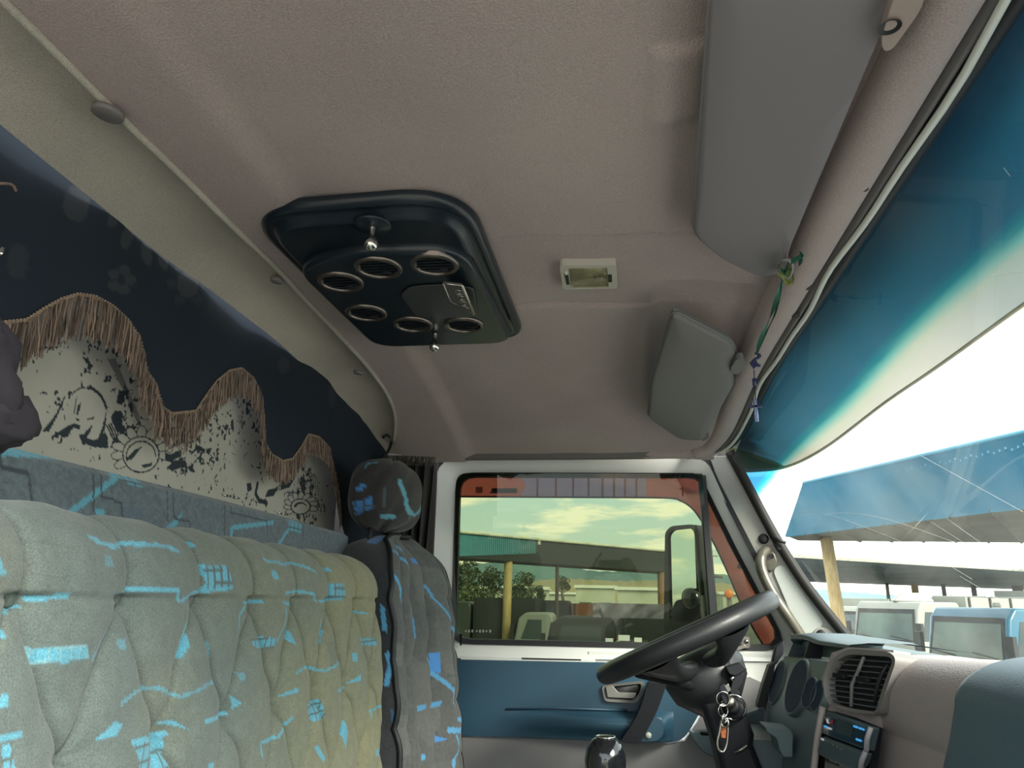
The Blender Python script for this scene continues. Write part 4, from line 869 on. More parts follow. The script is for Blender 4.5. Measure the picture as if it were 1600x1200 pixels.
v1_ = visor('sun_visor', [((1122, -120), 2.565), ((1083, 372), 2.560), ((1128, 408), 2.558), ((1190, 437), 2.553), ((1225, 428), 2.552), ((1232, 395), 2.552), ((1410, -20), 2.556), ((1440, -120), 2.558)], [.02, .03, .02, .03, .012, .02, .01, .02], visor_m, 'large nearer grey sun visor folded up against the headliner', 2.56)
v2_ = visor('sun_visor', [((1052, 492), 2.545), ((1146, 540), 2.535), ((1150, 562), 2.533), ((1143, 580), 2.531), ((1145, 606), 2.525), ((1098, 690), 2.485), ((1062, 688), 2.484), ((1013, 655), 2.503), ((1016, 600), 2.52)], [.02, .03, .008, .01, .015, .02, .02, .03, .05], visor_m2, 'small far grey sun visor before the driver, folded up', 2.53)
q = PZ(1398, 50, 2.540)
mount_m = mat('beige visor mount', (.36, .28, .25), .5)
mk('mount_foot', *gplate(fil([PZ(*p, 2.545) for p in [(1392, 8), (1404, -20), (1450, -25), (1440, 15), (1395, 78), (1380, 82), (1376, 62)]], .008), (0, 0, .014)), mount_m, v1_, bevel=.004)
mk('mount_hole', *glathe([(.009, -.001), (.007, .0), (.001, .002)], PZ(1390, 41, 2.5445), (0, 0, 1), 16, close=False), rubber, v1_)
mk('pivot_clip', *gtube(crv([PZ(1220, 418, 2.543), PZ(1222, 408, 2.543), PZ(1232, 406, 2.543), PZ(1238, 414, 2.543), PZ(1234, 430, 2.543), PZ(1222, 432, 2.543)], 4, True), .003, 6, closed=True), mat('clear grey clip', (.22, .20, .19), .3), v1_)
mk('pivot_clip', *gplate(fil([PZ(*p, 2.525) for p in [(1142, 575), (1150, 562), (1160, 560), (1166, 572), (1152, 586), (1144, 584)]], .006), (0, 0, .012)), mount_m if 0 else visor_m2, v2_, bevel=.003)
mk('pivot_clip', *gplate(fil([PZ(*p, 2.50) for p in [(1095, 682), (1092, 676), (1100, 675), (1108, 684), (1098, 690)]], .004), (0, 0, .01)), visor_m2, v2_, bevel=.002)
# ------------------------------------------------------------------ ribbon and cross
rb = thing('ribbon', PZ(1222, 440, 2.53), 'green and yellow printed wish ribbon knotted round the nearer visor clip', 'ribbon')
grn = mat('green ribbon', (.02, .15, .11), .55); yel = mat('yellow printed ribbon', (.50, .50, .16), .6, var=.6, vscale=260, col2=(.08, .14, .05))
def rib(pts, wdt, m, nm_, twist=0, par=rb):
    P = crv(pts, 6); rows = []
    for i, p in enumerate(P):
        t = nrm(P[min(i+1, len(P)-1)]-P[max(0, i-1)]); s_ = nrm(np.cross(t, [0, 1, 0])); a = twist*i/len(P); b = np.cross(t, s_); o = s_*math.cos(a)+b*math.sin(a)
        rows.append([p-o*wdt, p, p+o*wdt])
    A = np.array(rows); V, Fc = [], []; add(V, Fc, *ggrid(A)); add(V, Fc, *ggrid(A+np.array([0, .0006, 0]))); mk(nm_, V, Fc, m, par)
W = lambda x, y, z=2.532: PZ(x, y, z)
rib([W(1236, 410), W(1245, 404), W(1252, 400), W(1254, 396)], .003, grn, 'ribbon_end', .6)
rib([W(1250, 396), W(1254, 404), W(1248, 412)], .004, grn, 'ribbon_end')
rib([W(1216, 412), W(1215, 424), W(1222, 430), W(1232, 426), W(1236, 418)], .0035, yel, 'ribbon_loop', .4)
rib([W(1222, 432), W(1230, 442), W(1238, 438), W(1240, 431)], .0042, yel, 'ribbon_loop', .3)
rib([W(1220, 420), W(1226, 426), W(1231, 415)], .004, grn, 'ribbon_loop')
rib([W(1222, 436), W(1217, 458, 2.530), W(1206, 488, 2.527), W(1196, 512, 2.524), W(1188, 532, 2.520), W(1183, 550, 2.515)], .0034, grn, 'ribbon_strip', 5)
rib([W(1222, 436), W(1219, 460, 2.530), W(1211, 490, 2.527), W(1200, 514, 2.524), W(1190, 535, 2.520), W(1182, 552, 2.515)], .0022, grn, 'ribbon_strip', -3)
cr_ = thing('cross_pendant', PZ(1180, 655, 2.44), 'small blue and silver cross pendant hanging on beads under the green ribbon', 'pendant')
navy = mat('blue beads', (.035, .04, .12), .3)
yv = 1.32
for k in range(9):
    a = k*.9; p = PY(1182+5*math.sin(a), 552+k*2.4, yv); mk('bead', *glathe([(.0005, -.003), (.0032, -.0015), (.0032, .0015), (.0005, .003)], p, (0, 0, 1), 8), navy, cr_)
mk('blue_charm', *gplate(fil([PY(1171, 566, yv), PY(1180, 561, yv), PY(1186, 570, yv), PY(1178, 576, yv)], .001), (0, .005, 0)), navy, cr_, bevel=.001)
mk('cord', *gtube([PY(1178, 578, yv), PY(1179, 592, yv), PY(1180, 612, yv), PY(1181, 628, yv)], .0009, 5), navy, cr_)
mk('barrel_bead', *glathe([(.001, -.008), (.0038, -.006), (.0038, .006), (.001, .008)], PY(1179, 597, yv), (0, 0, 1), 10), navy, cr_)
mk('cross_upright', *gbox(PY(1181, 641, yv), (.0032, 0, 0), (0, .002, 0), (0, 0, .021)), mat('silver blue', (.35, .40, .65), .2, metal=.7), cr_, bevel=.001)
mk('cross_bar', *gbox(PY(1180, 635, yv), (.0115, 0, 0), (0, .002, 0), (0, 0, .0028)), navy, cr_, bevel=.001)
# ------------------------------------------------------------------ steering wheel and column
tw = math.atan2(.172, .378); wx = np.array([math.cos(tw), 0, math.sin(tw)]); wyv = np.array([0, 1., 0]); wn = nrm([-math.sin(tw), .045, math.cos(tw)]); wyv = nrm(np.cross(wn, wx)); wx = nrm(np.cross(wyv, wn))
wc = (PY(1201, 940, 1.65)+PY(946, 1052, 1.65))/2; wr = float(np.linalg.norm(PY(1201, 940, 1.65)-PY(946, 1052, 1.65))/2)
sw = thing('steering_wheel', wc-wn*.12, 'black steering wheel with thick grained rim', 'steering wheel')
rim_m = mat('steering rim vinyl', (.017, .018, .021), .46, spec=.4, bump=.5, bscale=420, bdist=.0006, coat=.08)  # one even near-black colour all round the rim
mk('rim', *gtube([wc+wr*(math.cos(a)*wx+math.sin(a)*wyv) for a in np.linspace(0, 2*PI, 97)[:-1]], .0195, 18, closed=True), rim_m, sw)
hub = wc-wn*.062
mk('hub', *glathe([(.001, .035), (.05, .032), (.075, .015), (.085, -.01), (.078, -.045), (.050, -.075), (.040, -.085)], hub, wn, 36), rim_m, sw)
for a in (1.12, 2.06, -1.12, -2.06):
    d = math.cos(a)*wx+math.sin(a)*wyv; s_ = -math.sin(a)*wx+math.cos(a)*wyv
    rows = []
    for k in range(9):
        t = k/8; c_ = hub+wn*(.005+.045*t*t)+d*(.05+(wr-.055)*t); ww = .042-.020*math.sin(PI*min(1, t*1.1)); hh = .020-.008*t
        rows.append([c_+s_*ww*math.cos(b)+wn*hh*math.sin(b) for b in np.linspace(0, 2*PI, 17)])
    mk('spoke', *ggrid(np.array(rows)), rim_m, sw)
col_ = thing('steering_column', PY(1185, 1210, 1.65), 'black angled steering column shroud with ignition lock below the wheel', 'steering column')
cd0 = hub-wn*.055
def cpx(px, py, Y=1.60): return PY(px, py, Y)
# upper shroud: trapezoid under the wheel
V, Fc = gplate([cpx(*p, 1.57) for p in [(985, 1058), (1046, 1040), (1138, 1020), (1148, 1050), (1136, 1076), (1098, 1088), (1036, 1070)]], (0, .15, 0))
mk('upper_shroud', V, Fc, black_mat, col_, bevel=.022, seg=4)
V, Fc = gplate([cpx(*p, 1.585) for p in [(1090, 1082), (1140, 1064), (1160, 1095), (1180, 1150), (1178, 1165), (1215, 1260), (1140, 1260), (1118, 1165)]], (0, .12, 0))
mk('lower_shroud', V, Fc, black_mat, col_, bevel=.012, seg=3)
mk('shroud_screw', *gtube([cpx(1148, 1176, 1.575), cpx(1168, 1166, 1.575)], .0035, 6), dull_metal, col_)
V, Fc = [], []
add(V, Fc, *gplate(fil([cpx(*p, 1.55) for p in [(1134, 1043), (1158, 1036), (1168, 1046), (1150, 1056), (1140, 1054)]], .003), (0, .03, 0)))
add(V, Fc, *gplate([cpx(*p, 1.56) for p in [(1144, 1050), (1161, 1048), (1161, 1068), (1152, 1078), (1158, 1084), (1144, 1092), (1140, 1080), (1144, 1066)]], (0, .03, 0)))
mk('switch_stalk', V, Fc, black_mat, col_, bevel=.002)
ig = nrm([-.25, -1, .25])
lk = mk('ignition_lock', *glathe([(.022, -.02), (.022, .0), (.018, .004), (.013, .005), (.013, .014), (.009, .017), (.001, .018)], cpx(1146, 1105, 1.565), ig, 24), black_mat, col_)
mk('lock_ring', *gtube([cpx(1146, 1105, 1.558)+np.array([.0225*math.cos(a), -.004*math.sin(a), .0225*math.sin(a)]) for a in np.linspace(0, 2*PI, 31)[:-1]], .0014, 6, closed=True), chrome, lk)
mk('lock_barrel', *glathe([(.010, .014), (.011, .018), (.009, .026), (.006, .030), (.001, .031)], cpx(1143, 1100, 1.565), ig, 20), dull_metal, lk)
mk('warning_knob', *glathe([(.001, .012), (.008, .009), (.010, 0), (.006, -.004)], PY(1134, 1000, 1.60), nrm([-.3, -1, .4]), 16), dull_metal, col_)
kr = thing('key_bunch', PY(1130, 1175, 1.53), 'key ring with two keys, carabiner and orange tag hanging from the ignition', 'keys')
KY = lambda x, y, Y=1.535: PY(x, y, Y)
mk('key', *gplate(fil([KY(1124, 1072), KY(1131, 1068), KY(1138, 1082), KY(1139, 1096), KY(1132, 1101), KY(1126, 1086)], .003), (0, .007, 0)), black_mat, kr, bevel=.001)
mk('key', *gplate(fil([KY(1131, 1071, 1.545), KY(1138, 1068, 1.545), KY(1143, 1078, 1.545), KY(1136, 1084, 1.545)], .002), (0, .004, 0)), chrome, kr, bevel=.0008)
mk('key_cap', *glathe([(.001, .005), (.004, .004), (.004, -.002)], KY(1144, 1060, 1.55), (0, -1, 0), 10), chrome, kr)
def ringt(cx, cy, r, tilt, nm_='split_ring', Y=1.53, m=chrome, th_=.0013):
    c_ = PY(cx, cy, Y); mk(nm_, *gtube([c_+np.array([r*math.cos(a)*math.cos(tilt), r*math.cos(a)*math.sin(tilt), r*math.sin(a)]) for a in np.linspace(0, 2*PI, 33)[:-1]], th_, 6, closed=True), m, kr)
ringt(1130, 1092, .0125, .2); ringt(1130, 1110, .0105, .5); ringt(1132, 1123, .007, .9, 'chain_link', th_=.0018); ringt(1133, 1130, .007, -.5, 'chain_link', th_=.0018)
mk('carabiner', *gtube(crv([KY(1128, 1124), KY(1137, 1124), KY(1138, 1140), KY(1136, 1162), KY(1131, 1174), KY(1124, 1172), KY(1121, 1160), KY(1124, 1146), KY(1126, 1135)], 5, True), .0022, 8, closed=True), chrome, kr)
mk('orange_tag', *gplate(fil([KY(1126, 1136), KY(1135, 1135), KY(1134, 1154), KY(1127, 1153)], .002), (0, .003, 0)), mat('orange tag', (.62, .17, .05), .5, var=.5, vscale=300), kr, bevel=.0008)
gl_ = thing('gear_lever', PY(945, 1300, 1.22), 'glossy black gear lever knob rising at the bottom of the view', 'gear lever')
gk = PY(946, 1187, 1.22)
mk('knob', *glathe([(.001, .034), (.012, .032), (.022, .025), (.029, .012), (.031, -.004), (.028, -.02), (.020, -.034), (.012, -.042)], gk, nrm([.1, 0, 1]), 36), gloss_blk, gl_)
mk('knob_rim', *gtube([gk+np.array([.014*math.cos(a)+.001, .014*math.sin(a), .0315]) for a in np.linspace(0, 2*PI, 25)[:-1]], .0012, 6, closed=True), chrome, gl_)
mk('stick', *gtube([gk-np.array([0, 0, .04]), gk-np.array([-.04, 0, .5])], .009, 10), black_mat, gl_)
# ------------------------------------------------------------------ dashboard
db = thing('dashboard', (.5, 1.0, 1.15), 'taupe and blue-grey dashboard under the windscreen with round gauges and vents', 'dashboard')
# main body: profile swept along Y, face turned towards the middle
ysd = np.linspace(-.14, 1.36, 60); rows = []
for y in ysd:
    s = float(sstep(y, .92, 1.36)); xf = .405-.03*s
    pr_ = [(.80, 1.985), (.66, 2.020), (.53, 2.030-.004*s), (.46, 2.030-.006*s)]+[(.405+.055*math.cos(a)+(.0), 1.972+.055*math.sin(a)) for a in np.linspace(PI/2-.1, PI, 9)]
    zt = 2.046-.020*float(np.clip((y-.85)/.45, 0, 1))
    pr_ = [(.80, 1.985), (.66, zt-.012), (.53, zt)]+[(xf+.06+.06*math.cos(a), zt-.058+.058*math.sin(a)) for a in np.linspace(PI/2, PI, 12)]+[(xf+.001, 1.945), (xf+.003, 1.930), (xf+.009, 1.924), (xf+.009, 1.920), (xf+.003, 1.915), (xf+.006, 1.80), (xf+.03, 1.70), (xf+.05, 1.45), (xf+.06, 1.15)]
    rows.append([(a, y, b) for a, b in pr_])
mk('taupe_body', *ggrid(np.array(rows)), dash_grey, db, auto=False)
# top of the dash to the glass on the driver's side
rows = [[(a, y, b) for a, b in ((.78, 1.985), (.62, 2.012), (.50, 2.012), (.46, 1.99))] for y in np.linspace(1.30, 2.05, 20)]
mk('dash_top', *ggrid(np.array(rows)), dash_teal_l, db)
# blue pad
ysd = np.r_[np.linspace(-.14, .915, 40), np.linspace(.917, .961, 20)]; rows = []
for y in ysd:
    e = max(0, (y-.915)/.047); q_ = 1-math.sqrt(max(0, 1-min(1, e)**2)); ins_ = .05*q_
    pr_ = [(.60, 2.042)]+[(.452+ins_*.8+.094*math.cos(a), 1.998-ins_*.35+(.053+.008*float(np.clip((.95-y)/.3, 0, 1)))*math.sin(a)) for a in np.linspace(PI/2, PI, 12)]
    pr_ += [(.348+ins_, 1.965), (.335+ins_, 1.93), (.325+ins_, 1.87), (.32+ins_, 1.80), (.32+ins_, 1.70), (.34+ins_, 1.5), (.44, 1.45)]
    rows.append([(a, y, b) for a, b in pr_])
mk('blue_pad', *ggrid(np.array(rows)), pad_blue, db)
# driver binnacle
def frow(t):   # far end (1.82) to near end (1.38), profile points placed on the two end sections
    far = [PY(1231, 996, 1.82), PY(1229, 1001, 1.82), PY(1226, 1026, 1.82), PY(1223, 1035, 1.82), PY(1203, 1100, 1.82), PY(1195, 1165, 1.82), PY(1188, 1290, 1.82)]
    near = [PY(1324, 1010, 1.38), PY(1321, 1014, 1.38), PY(1298, 1034, 1.38), PY(1294, 1044, 1.38), PY(1281, 1108, 1.38), PY(1268, 1195, 1.38), PY(1256, 1310, 1.38)]
    q = [f_+(n_-f_)*t for f_, n_ in zip(far, near)]; arch = .007*math.sin(PI*min(1, t*1.6+.12))-.010*(1-float(sstep(t, 0, .06)))
    up_ = np.array([0, 0, arch]); back_ = np.array([.012*(1-float(sstep(t, 0, .05))), 0, 0])
    return [q[0]+up_+np.array([.20, 0, -.006]), q[0]+up_+np.array([.10, 0, .006]), q[0]+up_+np.array([.035, 0, .006]), q[0]+up_+np.array([.006, 0, .003])+back_, q[0]+up_+back_, q[1]+up_+np.array([.004, 0, 0])+back_, q[1]+up_*.8+np.array([.030, 0, -.004]), q[2]+np.array([.040, 0, .003]), q[2]+np.array([.006, 0, .001]), q[2], q[3], q[3]*.5+q[4]*.5, q[4], q[5], q[6]]
ts_ = np.linspace(0, 1, 50); A = np.array([frow(t) for t in ts_])
mk('binnacle_hood', *ggrid(A[:, :7]), dash_teal, db)
mk('display_panel', *ggrid(A[:, 6:8]), mat('dark teal display', (.10, .15, .15), .4), db)
mk('binnacle_face', *ggrid(A[:, 7:]), dash_teal_l, db)
mk('binnacle_end', *gplate([A[0, j] for j in range(A.shape[1])]+[A[0, -1]+np.array([.2, 0, 0])], (0, .004, 0)), dash_teal, db, smooth=False)
mk('hood_side', *gplate([A[0, 2], A[0, 4], A[0, 8], A[0, 9], A[0, 9]+np.array([.12, 0, 0]), A[0, 0]], (0, -.005, 0)), dash_teal, db, bevel=.001)
mk('display_divider', *gplate([A[20, 5], A[20, 6], A[20, 7], A[20, 8]], (0, -.01, 0)), black_mat, db, smooth=False)
mk('indicator', *gbox(A[34, 8]+np.array([.02, 0, .002]), (.006, 0, 0), (0, .022, 0), (0, 0, .0015)), mat('white indicator', (.8, .85, .8), .4), db, smooth=False)
fp, fq, fr_2 = A[0, 10], A[-1, 10], A[0, 12]; pn = nrm(np.cross(fq-fp, fr_2-fp)); pn = pn if pn[0] < 0 else -pn
for k, (px, py, rw, rh) in enumerate([(1216, 1066, 9, 31), (1246, 1073, 13, 39), (1267, 1083, 8, 22), (1280, 1088, 7, 22)]):
    c_ = PP(px, py, fp, pn)+pn*.004; rad = rh*np.linalg.norm(c_-CAM)/1200
    # oval seen through the lens: horizontal radius follows the round dial turned from view
    vd = nrm(c_-CAM); side_ = nrm(np.cross(pn, [0, 0, 1])); fs_ = abs(np.dot(side_, nrm(np.cross(vd, [0, 0, 1])))); hr_ = rw*np.linalg.norm(c_-CAM)/1200/max(.2, fs_)
    sq_ = (hr_/rad, 1.0)
    g = mk('gauge_cowl', *glathe([(rad*1.05, -.012), (rad*1.04, -.002), (rad, .0005), (rad*.97, .0), (rad*.95, -.001)], c_, pn, 44, close=False, squash=sq_, ex=side_), dash_teal_l, db)
    mk('gauge_face', *glathe([(rad*.955, .000), (rad*.6, -.0015), (.001, -.002)], c_, pn, 40, close=False, squash=sq_, ex=side_), pod_navy, g)
    pass
mk('knee_panel', *gplate([PY(*p, 1.84) for p in [(1158, 1118), (1195, 1105), (1200, 1210), (1240, 1300), (1150, 1300), (1185, 1160)]], (0, .05, 0)), dash_teal, db, bevel=.004)
mk('dark_side_gap', *gplate([PY(*p, 1.86) for p in [(1202, 1040), (1212, 1035), (1205, 1075), (1196, 1110), (1186, 1130), (1184, 1100), (1192, 1070)]], (0, .03, 0)), rubber, db, smooth=False)
mk('side_latch', *gplate([PY(*p, 1.89) for p in [(1212, 1010), (1226, 1000), (1224, 1022), (1212, 1040), (1206, 1036)]], (0, .02, 0)), black_mat, db, bevel=.003)
# pull lever cap
V, Fc = gplate(fil([PY(*p, 1.50) for p in [(1196, 1136), (1236, 1140), (1240, 1150), (1239, 1184), (1224, 1183), (1218, 1172), (1214, 1154), (1198, 1144)]], .004), (0, .07, 0))
mk('pull_lever', V, Fc, dash_teal_l, db, bevel=.006, seg=3)
mk('lower_shelf', *gplate([PY(*p, 1.62) for p in [(1170, 1155), (1225, 1158), (1290, 1230), (1290, 1300), (1170, 1300)]], (0, .2, 0)), dash_teal, db, smooth=False)
# ---- centre stack: turned panel with two vents
an = math.radians(24); E1 = np.array([-math.sin(an), math.cos(an), 0]); NN = np.array([-math.cos(an), -math.sin(an), .0]); NN = nrm(NN+np.array([0, 0, .12])); E2 = np.cross(NN, E1); E2 = E2 if E2[2] > 0 else -E2
VO = PY(1342, 1064, 1.27)
def VP(px, py, off=0): return PP(px, py, VO+NN*off, NN)
bo = fil([VP(*p, .012) for p in [(1285, 1062), (1296, 1032), (1324, 1013), (1390, 1018), (1401, 1030), (1390, 1062), (1371, 1117), (1330, 1113), (1290, 1100)]], [.02, .02, .02, .012, .012, .03, .012, .02, .02])
bi = fil([VP(*p, .008) for p in [(1291, 1062), (1301, 1036), (1325, 1022), (1389, 1026), (1395, 1032), (1381, 1068), (1368, 1112), (1330, 1107), (1295, 1097)]], [.014, .014, .012, .006, .006, .03, .006, .014, .014])
bz_m = mat('vent bezel', (.20, .185, .18), .5, bump=.2, bscale=400)
av = mk('air_vent', *gring(resamp(bo, 120), resamp(bi, 120), -NN*.04), bz_m, db, auto=True)
mk('vent_core', *gplate([VP(*p, -.0075) for p in [(1290, 1062), (1302, 1032), (1326, 1020), (1392, 1026), (1394, 1034), (1380, 1068), (1368, 1114), (1330, 1108), (1294, 1098)]], -NN*.02), rubber, av, smooth=False)
for k in range(9):
    for (xa, xb) in ((0, .49), (.53, 1.0)):
        t = (k+.5)/9
        L_ = np.array([1322-27*math.sin(min(1, t*1.5)*PI/2), 1026+72*t]); Rr = np.array([1391-22*t, 1030+80*t])
        a_ = L_+(Rr-L_)*xa; b_ = L_+(Rr-L_)*xb; p_, q_ = VP(*a_, .004), VP(*b_, .004); up_ = E2*.0009
        mk('slat', *gplate([p_+up_, q_+up_, q_-up_, p_-up_], -NN*.007+E2*.001), mat('slat grey', (.075, .08, .085), .4) if 'slat grey' not in bpy.data.materials else bpy.data.materials['slat grey'], av, smooth=False)
mk('vent_mullion', *gtube([VP(1350, 1026, .003), VP(1341, 1048, .004), VP(1331, 1070, .004), VP(1330, 1104, .003)], .0028, 8), bz_m, av)
for (px, py) in ((1312, 1056), (1349, 1062)): mk('slider', *gbox(VP(px, py, .009), E1*.013, E2*.0035, NN*.004), black_mat, av, bevel=.0015)
mk('thumb_wheel', *gtube([VP(1387, 1038, .006), VP(1378, 1052, .008), VP(1370, 1075, .008), VP(1367, 1098, .006)], [.002, .003, .003, .002], 6), rubber, av)
# skin around the vent down to the radio
mk('stack_panel', *gplate([VP(*p, -.010) for p in [(1284, 1060), (1300, 1020), (1326, 1011), (1396, 1016), (1398, 1034), (1376, 1100), (1368, 1136), (1288, 1108)]], -NN*.03), dash_grey, db, smooth=False)
# radio panel
an2 = math.radians(9); R1 = np.array([-math.sin(an2), math.cos(an2), 0]); RN = nrm([-math.cos(an2), -math.sin(an2), .10]); R2 = np.cross(RN, R1); R2 = R2 if R2[2] > 0 else -R2
RO = PY(1322, 1145, 1.265)
def RP(px, py, off=0): return PP(px, py, RO+RN*off, RN)
mk('stack_frame', *gplate([RP(*p, -.012) for p in [(1276, 1100), (1366, 1136), (1344, 1300), (1258, 1300)]], -RN*.012), black_mat, db, smooth=False)
mk('stack_trim', *gtube([RP(1286, 1104, .002), RP(1278, 1150, .002), RP(1272, 1200, .002), RP(1266, 1260, .002)], .0055, 8), dash_grey, db)
ra = mk('radio', *gplate([RP(*p, .004) for p in [(1290, 1110), (1360, 1136), (1352, 1172), (1284, 1146)]], -RN*.014), dash_teal, db, bevel=.002)
mk('display', *gplate([RP(*p, .0055) for p in [(1309, 1124), (1333, 1132), (1330, 1152), (1307, 1144)]], -RN*.003), mat('lcd grey green', (.035, .05, .045), .2), ra, smooth=False)
mk('dark_face', *gplate([RP(*p, .0048) for p in [(1288, 1118), (1357, 1142), (1350, 1168), (1284, 1144)]], -RN*.003), gloss_blk, ra, smooth=False)
lb = mat('blue backlit lettering', (.06, .35, .75), .4, emit=.5); lw = mat('white lettering', (.6, .65, .7), .4, emit=.2); lr = mat('red mark', (.4, .03, .05), .4)
V, Fc = [], []
for (x, y, ww, hh) in ((1333, 1133, 2, 3), (1335.5, 1133.5, 2.5, 3.4), (1338.5, 1134.8, 1.6, 3), (1342, 1136, 2.5, 3.4), (1345, 1137, 2, 3), (1347.5, 1138, 2, 3.2), (1337, 1153, 2, 3.6), (1339.5, 1154, 2.4, 3.4), (1342.6, 1155, 2.6, 3.4), (1287, 1133, 2, 3), (1289.5, 1133.8, 2.2, 3)):
    add(V, Fc, *gplate([RP(x, y, .0062), RP(x+ww, y+ww*.3, .0062), RP(x+ww, y+ww*.3+hh, .0062), RP(x, y+hh, .0062)], -RN*.001))
mk('blue_lettering', V, Fc, lb, ra, smooth=False, kind='stuff')
V, Fc = [], []
for (x, y, ww, hh) in ((1292.4, 1135.4, 1.6, 3), (1294.5, 1136.2, 1.6, 3), (1296.6, 1137, 1.6, 3), (1291, 1123, 2.4, 5), (1292, 1128, 3, 2)):
    add(V, Fc, *gplate([RP(x, y, .0062), RP(x+ww, y+ww*.3, .0062), RP(x+ww, y+ww*.3+hh, .0062), RP(x, y+hh, .0062)], -RN*.001))
mk('white_lettering', V, Fc, lw, ra, smooth=False)
mk('red_mark', *gplate([RP(1297, 1127, .0062), RP(1301, 1125, .0062), RP(1300, 1131, .0062), RP(1297, 1130, .0062)], -RN*.001), lr, ra, smooth=False)
lo = mk('radio', *gplate([RP(*p, .008) for p in [(1282, 1149), (1350, 1175), (1341, 1196), (1330, 1206), (1274, 1178)]], -RN*.016), dash_teal, db, bevel=.006, seg=3)
for x, y in ((1302, 1164), (1308, 1166.5), (1315, 1170)): mk('button', *glathe([(.0022, 0), (.0018, .0012)], RP(x, y, .008), RN, 10), dull_metal, lo)
mk('small_plate', *gbox(RP(1285, 1155, .0085), R1*.004, R2*.0015, RN*.0008), lw, lo, smooth=False)
for (a, b, c_, d) in ((1361, 1137, 1354, 1172), (1353, 1174, 1345, 1204)):
    mk('side_trim', *gtube(crv([RP(a, b, .004), RP((a+c_)/2-2.5, (b+d)/2, .008), RP(c_, d, .004)], 6), .0038, 8), mat('silver lilac trim', (.33, .31, .34), .35) if 'silver lilac trim' not in bpy.data.materials else bpy.data.materials['silver lilac trim'], db)
cs = mk('cassette_unit', *gplate([RP(*p, .0) for p in [(1290, 1178), (1345, 1200), (1340, 1245), (1284, 1225)]], -RN*.02), mat('metal cassette front', (.20, .19, .175), .4, metal=.4), db, bevel=.002)
mk('slot', *gring([RP(*p, .002) for p in [(1291, 1183), (1310, 1190), (1309, 1197), (1290, 1190)]], [RP(*p, .002) for p in [(1293, 1185.5), (1307, 1191), (1306.5, 1194.5), (1292.5, 1189)]], -RN*.003), rubber, cs, smooth=False)
# ------------------------------------------------------------------ outside: ground, hills
grd = mat('dusty asphalt', (.30, .28, .24), .9, var=.35, vscale=.15)
V = []; gx = np.linspace(-700, 900, 40); gy = np.linspace(-300, 1200, 40); A = np.array([[(x, y, .0) for y in gy] for x in gx])
tag(mk('ground', *ggrid(A), grd, smooth=False), kind='structure')
def hill(name, Y, pts, c1, c2, depth):
    m = mat(name+' cover', c1, .95, var=.5, vscale=.02, col2=c2)
    rr = []; xs = np.linspace(pts[0][0], pts[-1][0], 120)
    for x in xs:
        py = np.interp(x, [p[0] for p in pts], [p[1] for p in pts])+.8*math.sin(x*.31)+.5*math.sin(x*.83)
        t = PY(x, py, Y); rr.append([(t[0], Y-depth, 0), (t[0]+3, Y-depth*.5, t[2]*.55), (t[0], Y, t[2]), (t[0], Y+depth, 0)])
    tag(mk('hill', *ggrid(np.array(rr)), m), kind='structure')
hill('blue far hills', 900, [(600, 885), (760, 880), (815, 873), (860, 880), (930, 893), (1000, 892), (1070, 894), (1140, 898), (1240, 918), (1400, 930)], (.13, .22, .20), (.09, .16, .17), 120)
hill('tan field', 420, [(640, 925), (780, 918), (830, 908), (880, 903), (960, 908), (1050, 906), (1120, 910), (1250, 925)], (.36, .27, .15), (.28, .24, .13), 60)
# ------------------------------------------------------------------ sheds
sh_blue = mat('blue corrugated sheet', (.085, .255, .37), .6, var=.15, vscale=.8)
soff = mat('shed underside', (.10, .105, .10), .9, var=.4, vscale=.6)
timber = mat('yellow timber post', (.46, .33, .15), .8, var=.3, vscale=4, stretch=(6, 6, 1))
cream_e = mat('cream roof edge', (.62, .60, .48), .7)
def corr(a0, a1, b0, b1, n, m, par, name='roof_sheet', amp=.03):
    a0, a1, b0, b1 = map(np.array, (a0, a1, b0, b1)); e = nrm(np.cross(a1-a0, b0-a0)); rows = []
    for i in range(n*4+1):
        t = i/(n*4); o = e*amp*math.sin(i*PI/2); rows.append([a0+(a1-a0)*t+o, b0+(b1-b0)*t+o])
    return mk(name, *ggrid(np.array(rows)), m, par, smooth=False)
def atz(px, py, z): d = ray(px, py); return CAM+d*((z-2.1)/d[2])
s1 = thing('open_shed', atz(1290, 838, 3.4)*np.array([1, 1, 0]), 'nearest blue corrugated open shed seen through the windscreen', 'shed')
BLo = [atz(1228, 839, 3.42), atz(1700, 783, 3.42)]; 
def up(p, px, py): # point above p at pixel row
    d = ray(px, py); k = np.linalg.norm((p-CAM)[:2])/np.linalg.norm(d[:2]); return CAM+d*k
TOP = [up(BLo[0], 1256, 755), up(BLo[1], 1700, 652)]
rk = np.array([.25, .9, 0])*.6
TOP = [TOP[0], TOP[1]]
for k in range(14):
    t0, t1 = k/14, (k+1)/14-.001
    lerp = lambda A_, t: A_[0]+(A_[1]-A_[0])*t
    corr(lerp(BLo, t0), lerp(BLo, t1), lerp(TOP, t0), lerp(TOP, t1), 14, sh_blue, s1, amp=.03)
back = [atz(1262, 840, 3.42)+np.array([0, .8, 0]), atz(1330, 841, 3.42)+np.array([0, 0, 0]), atz(1700, 849, 3.42)]
inn = np.array([.03, .10, .03])
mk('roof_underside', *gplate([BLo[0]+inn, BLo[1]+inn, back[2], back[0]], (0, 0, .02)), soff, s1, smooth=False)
mk('roof_back', *gplate([back[0]+np.array([0, 0, .1]), back[2]+np.array([0, 0, .1]), TOP[1]-np.array([0, 0, .03]), TOP[0]-np.array([0, 0, .03])], (0, 0, -.05)), sh_blue, s1, smooth=False)
mk('ridge_cap', *gtube([TOP[0], TOP[1]], .04, 6), sh_blue, s1)
V, Fc = [], []
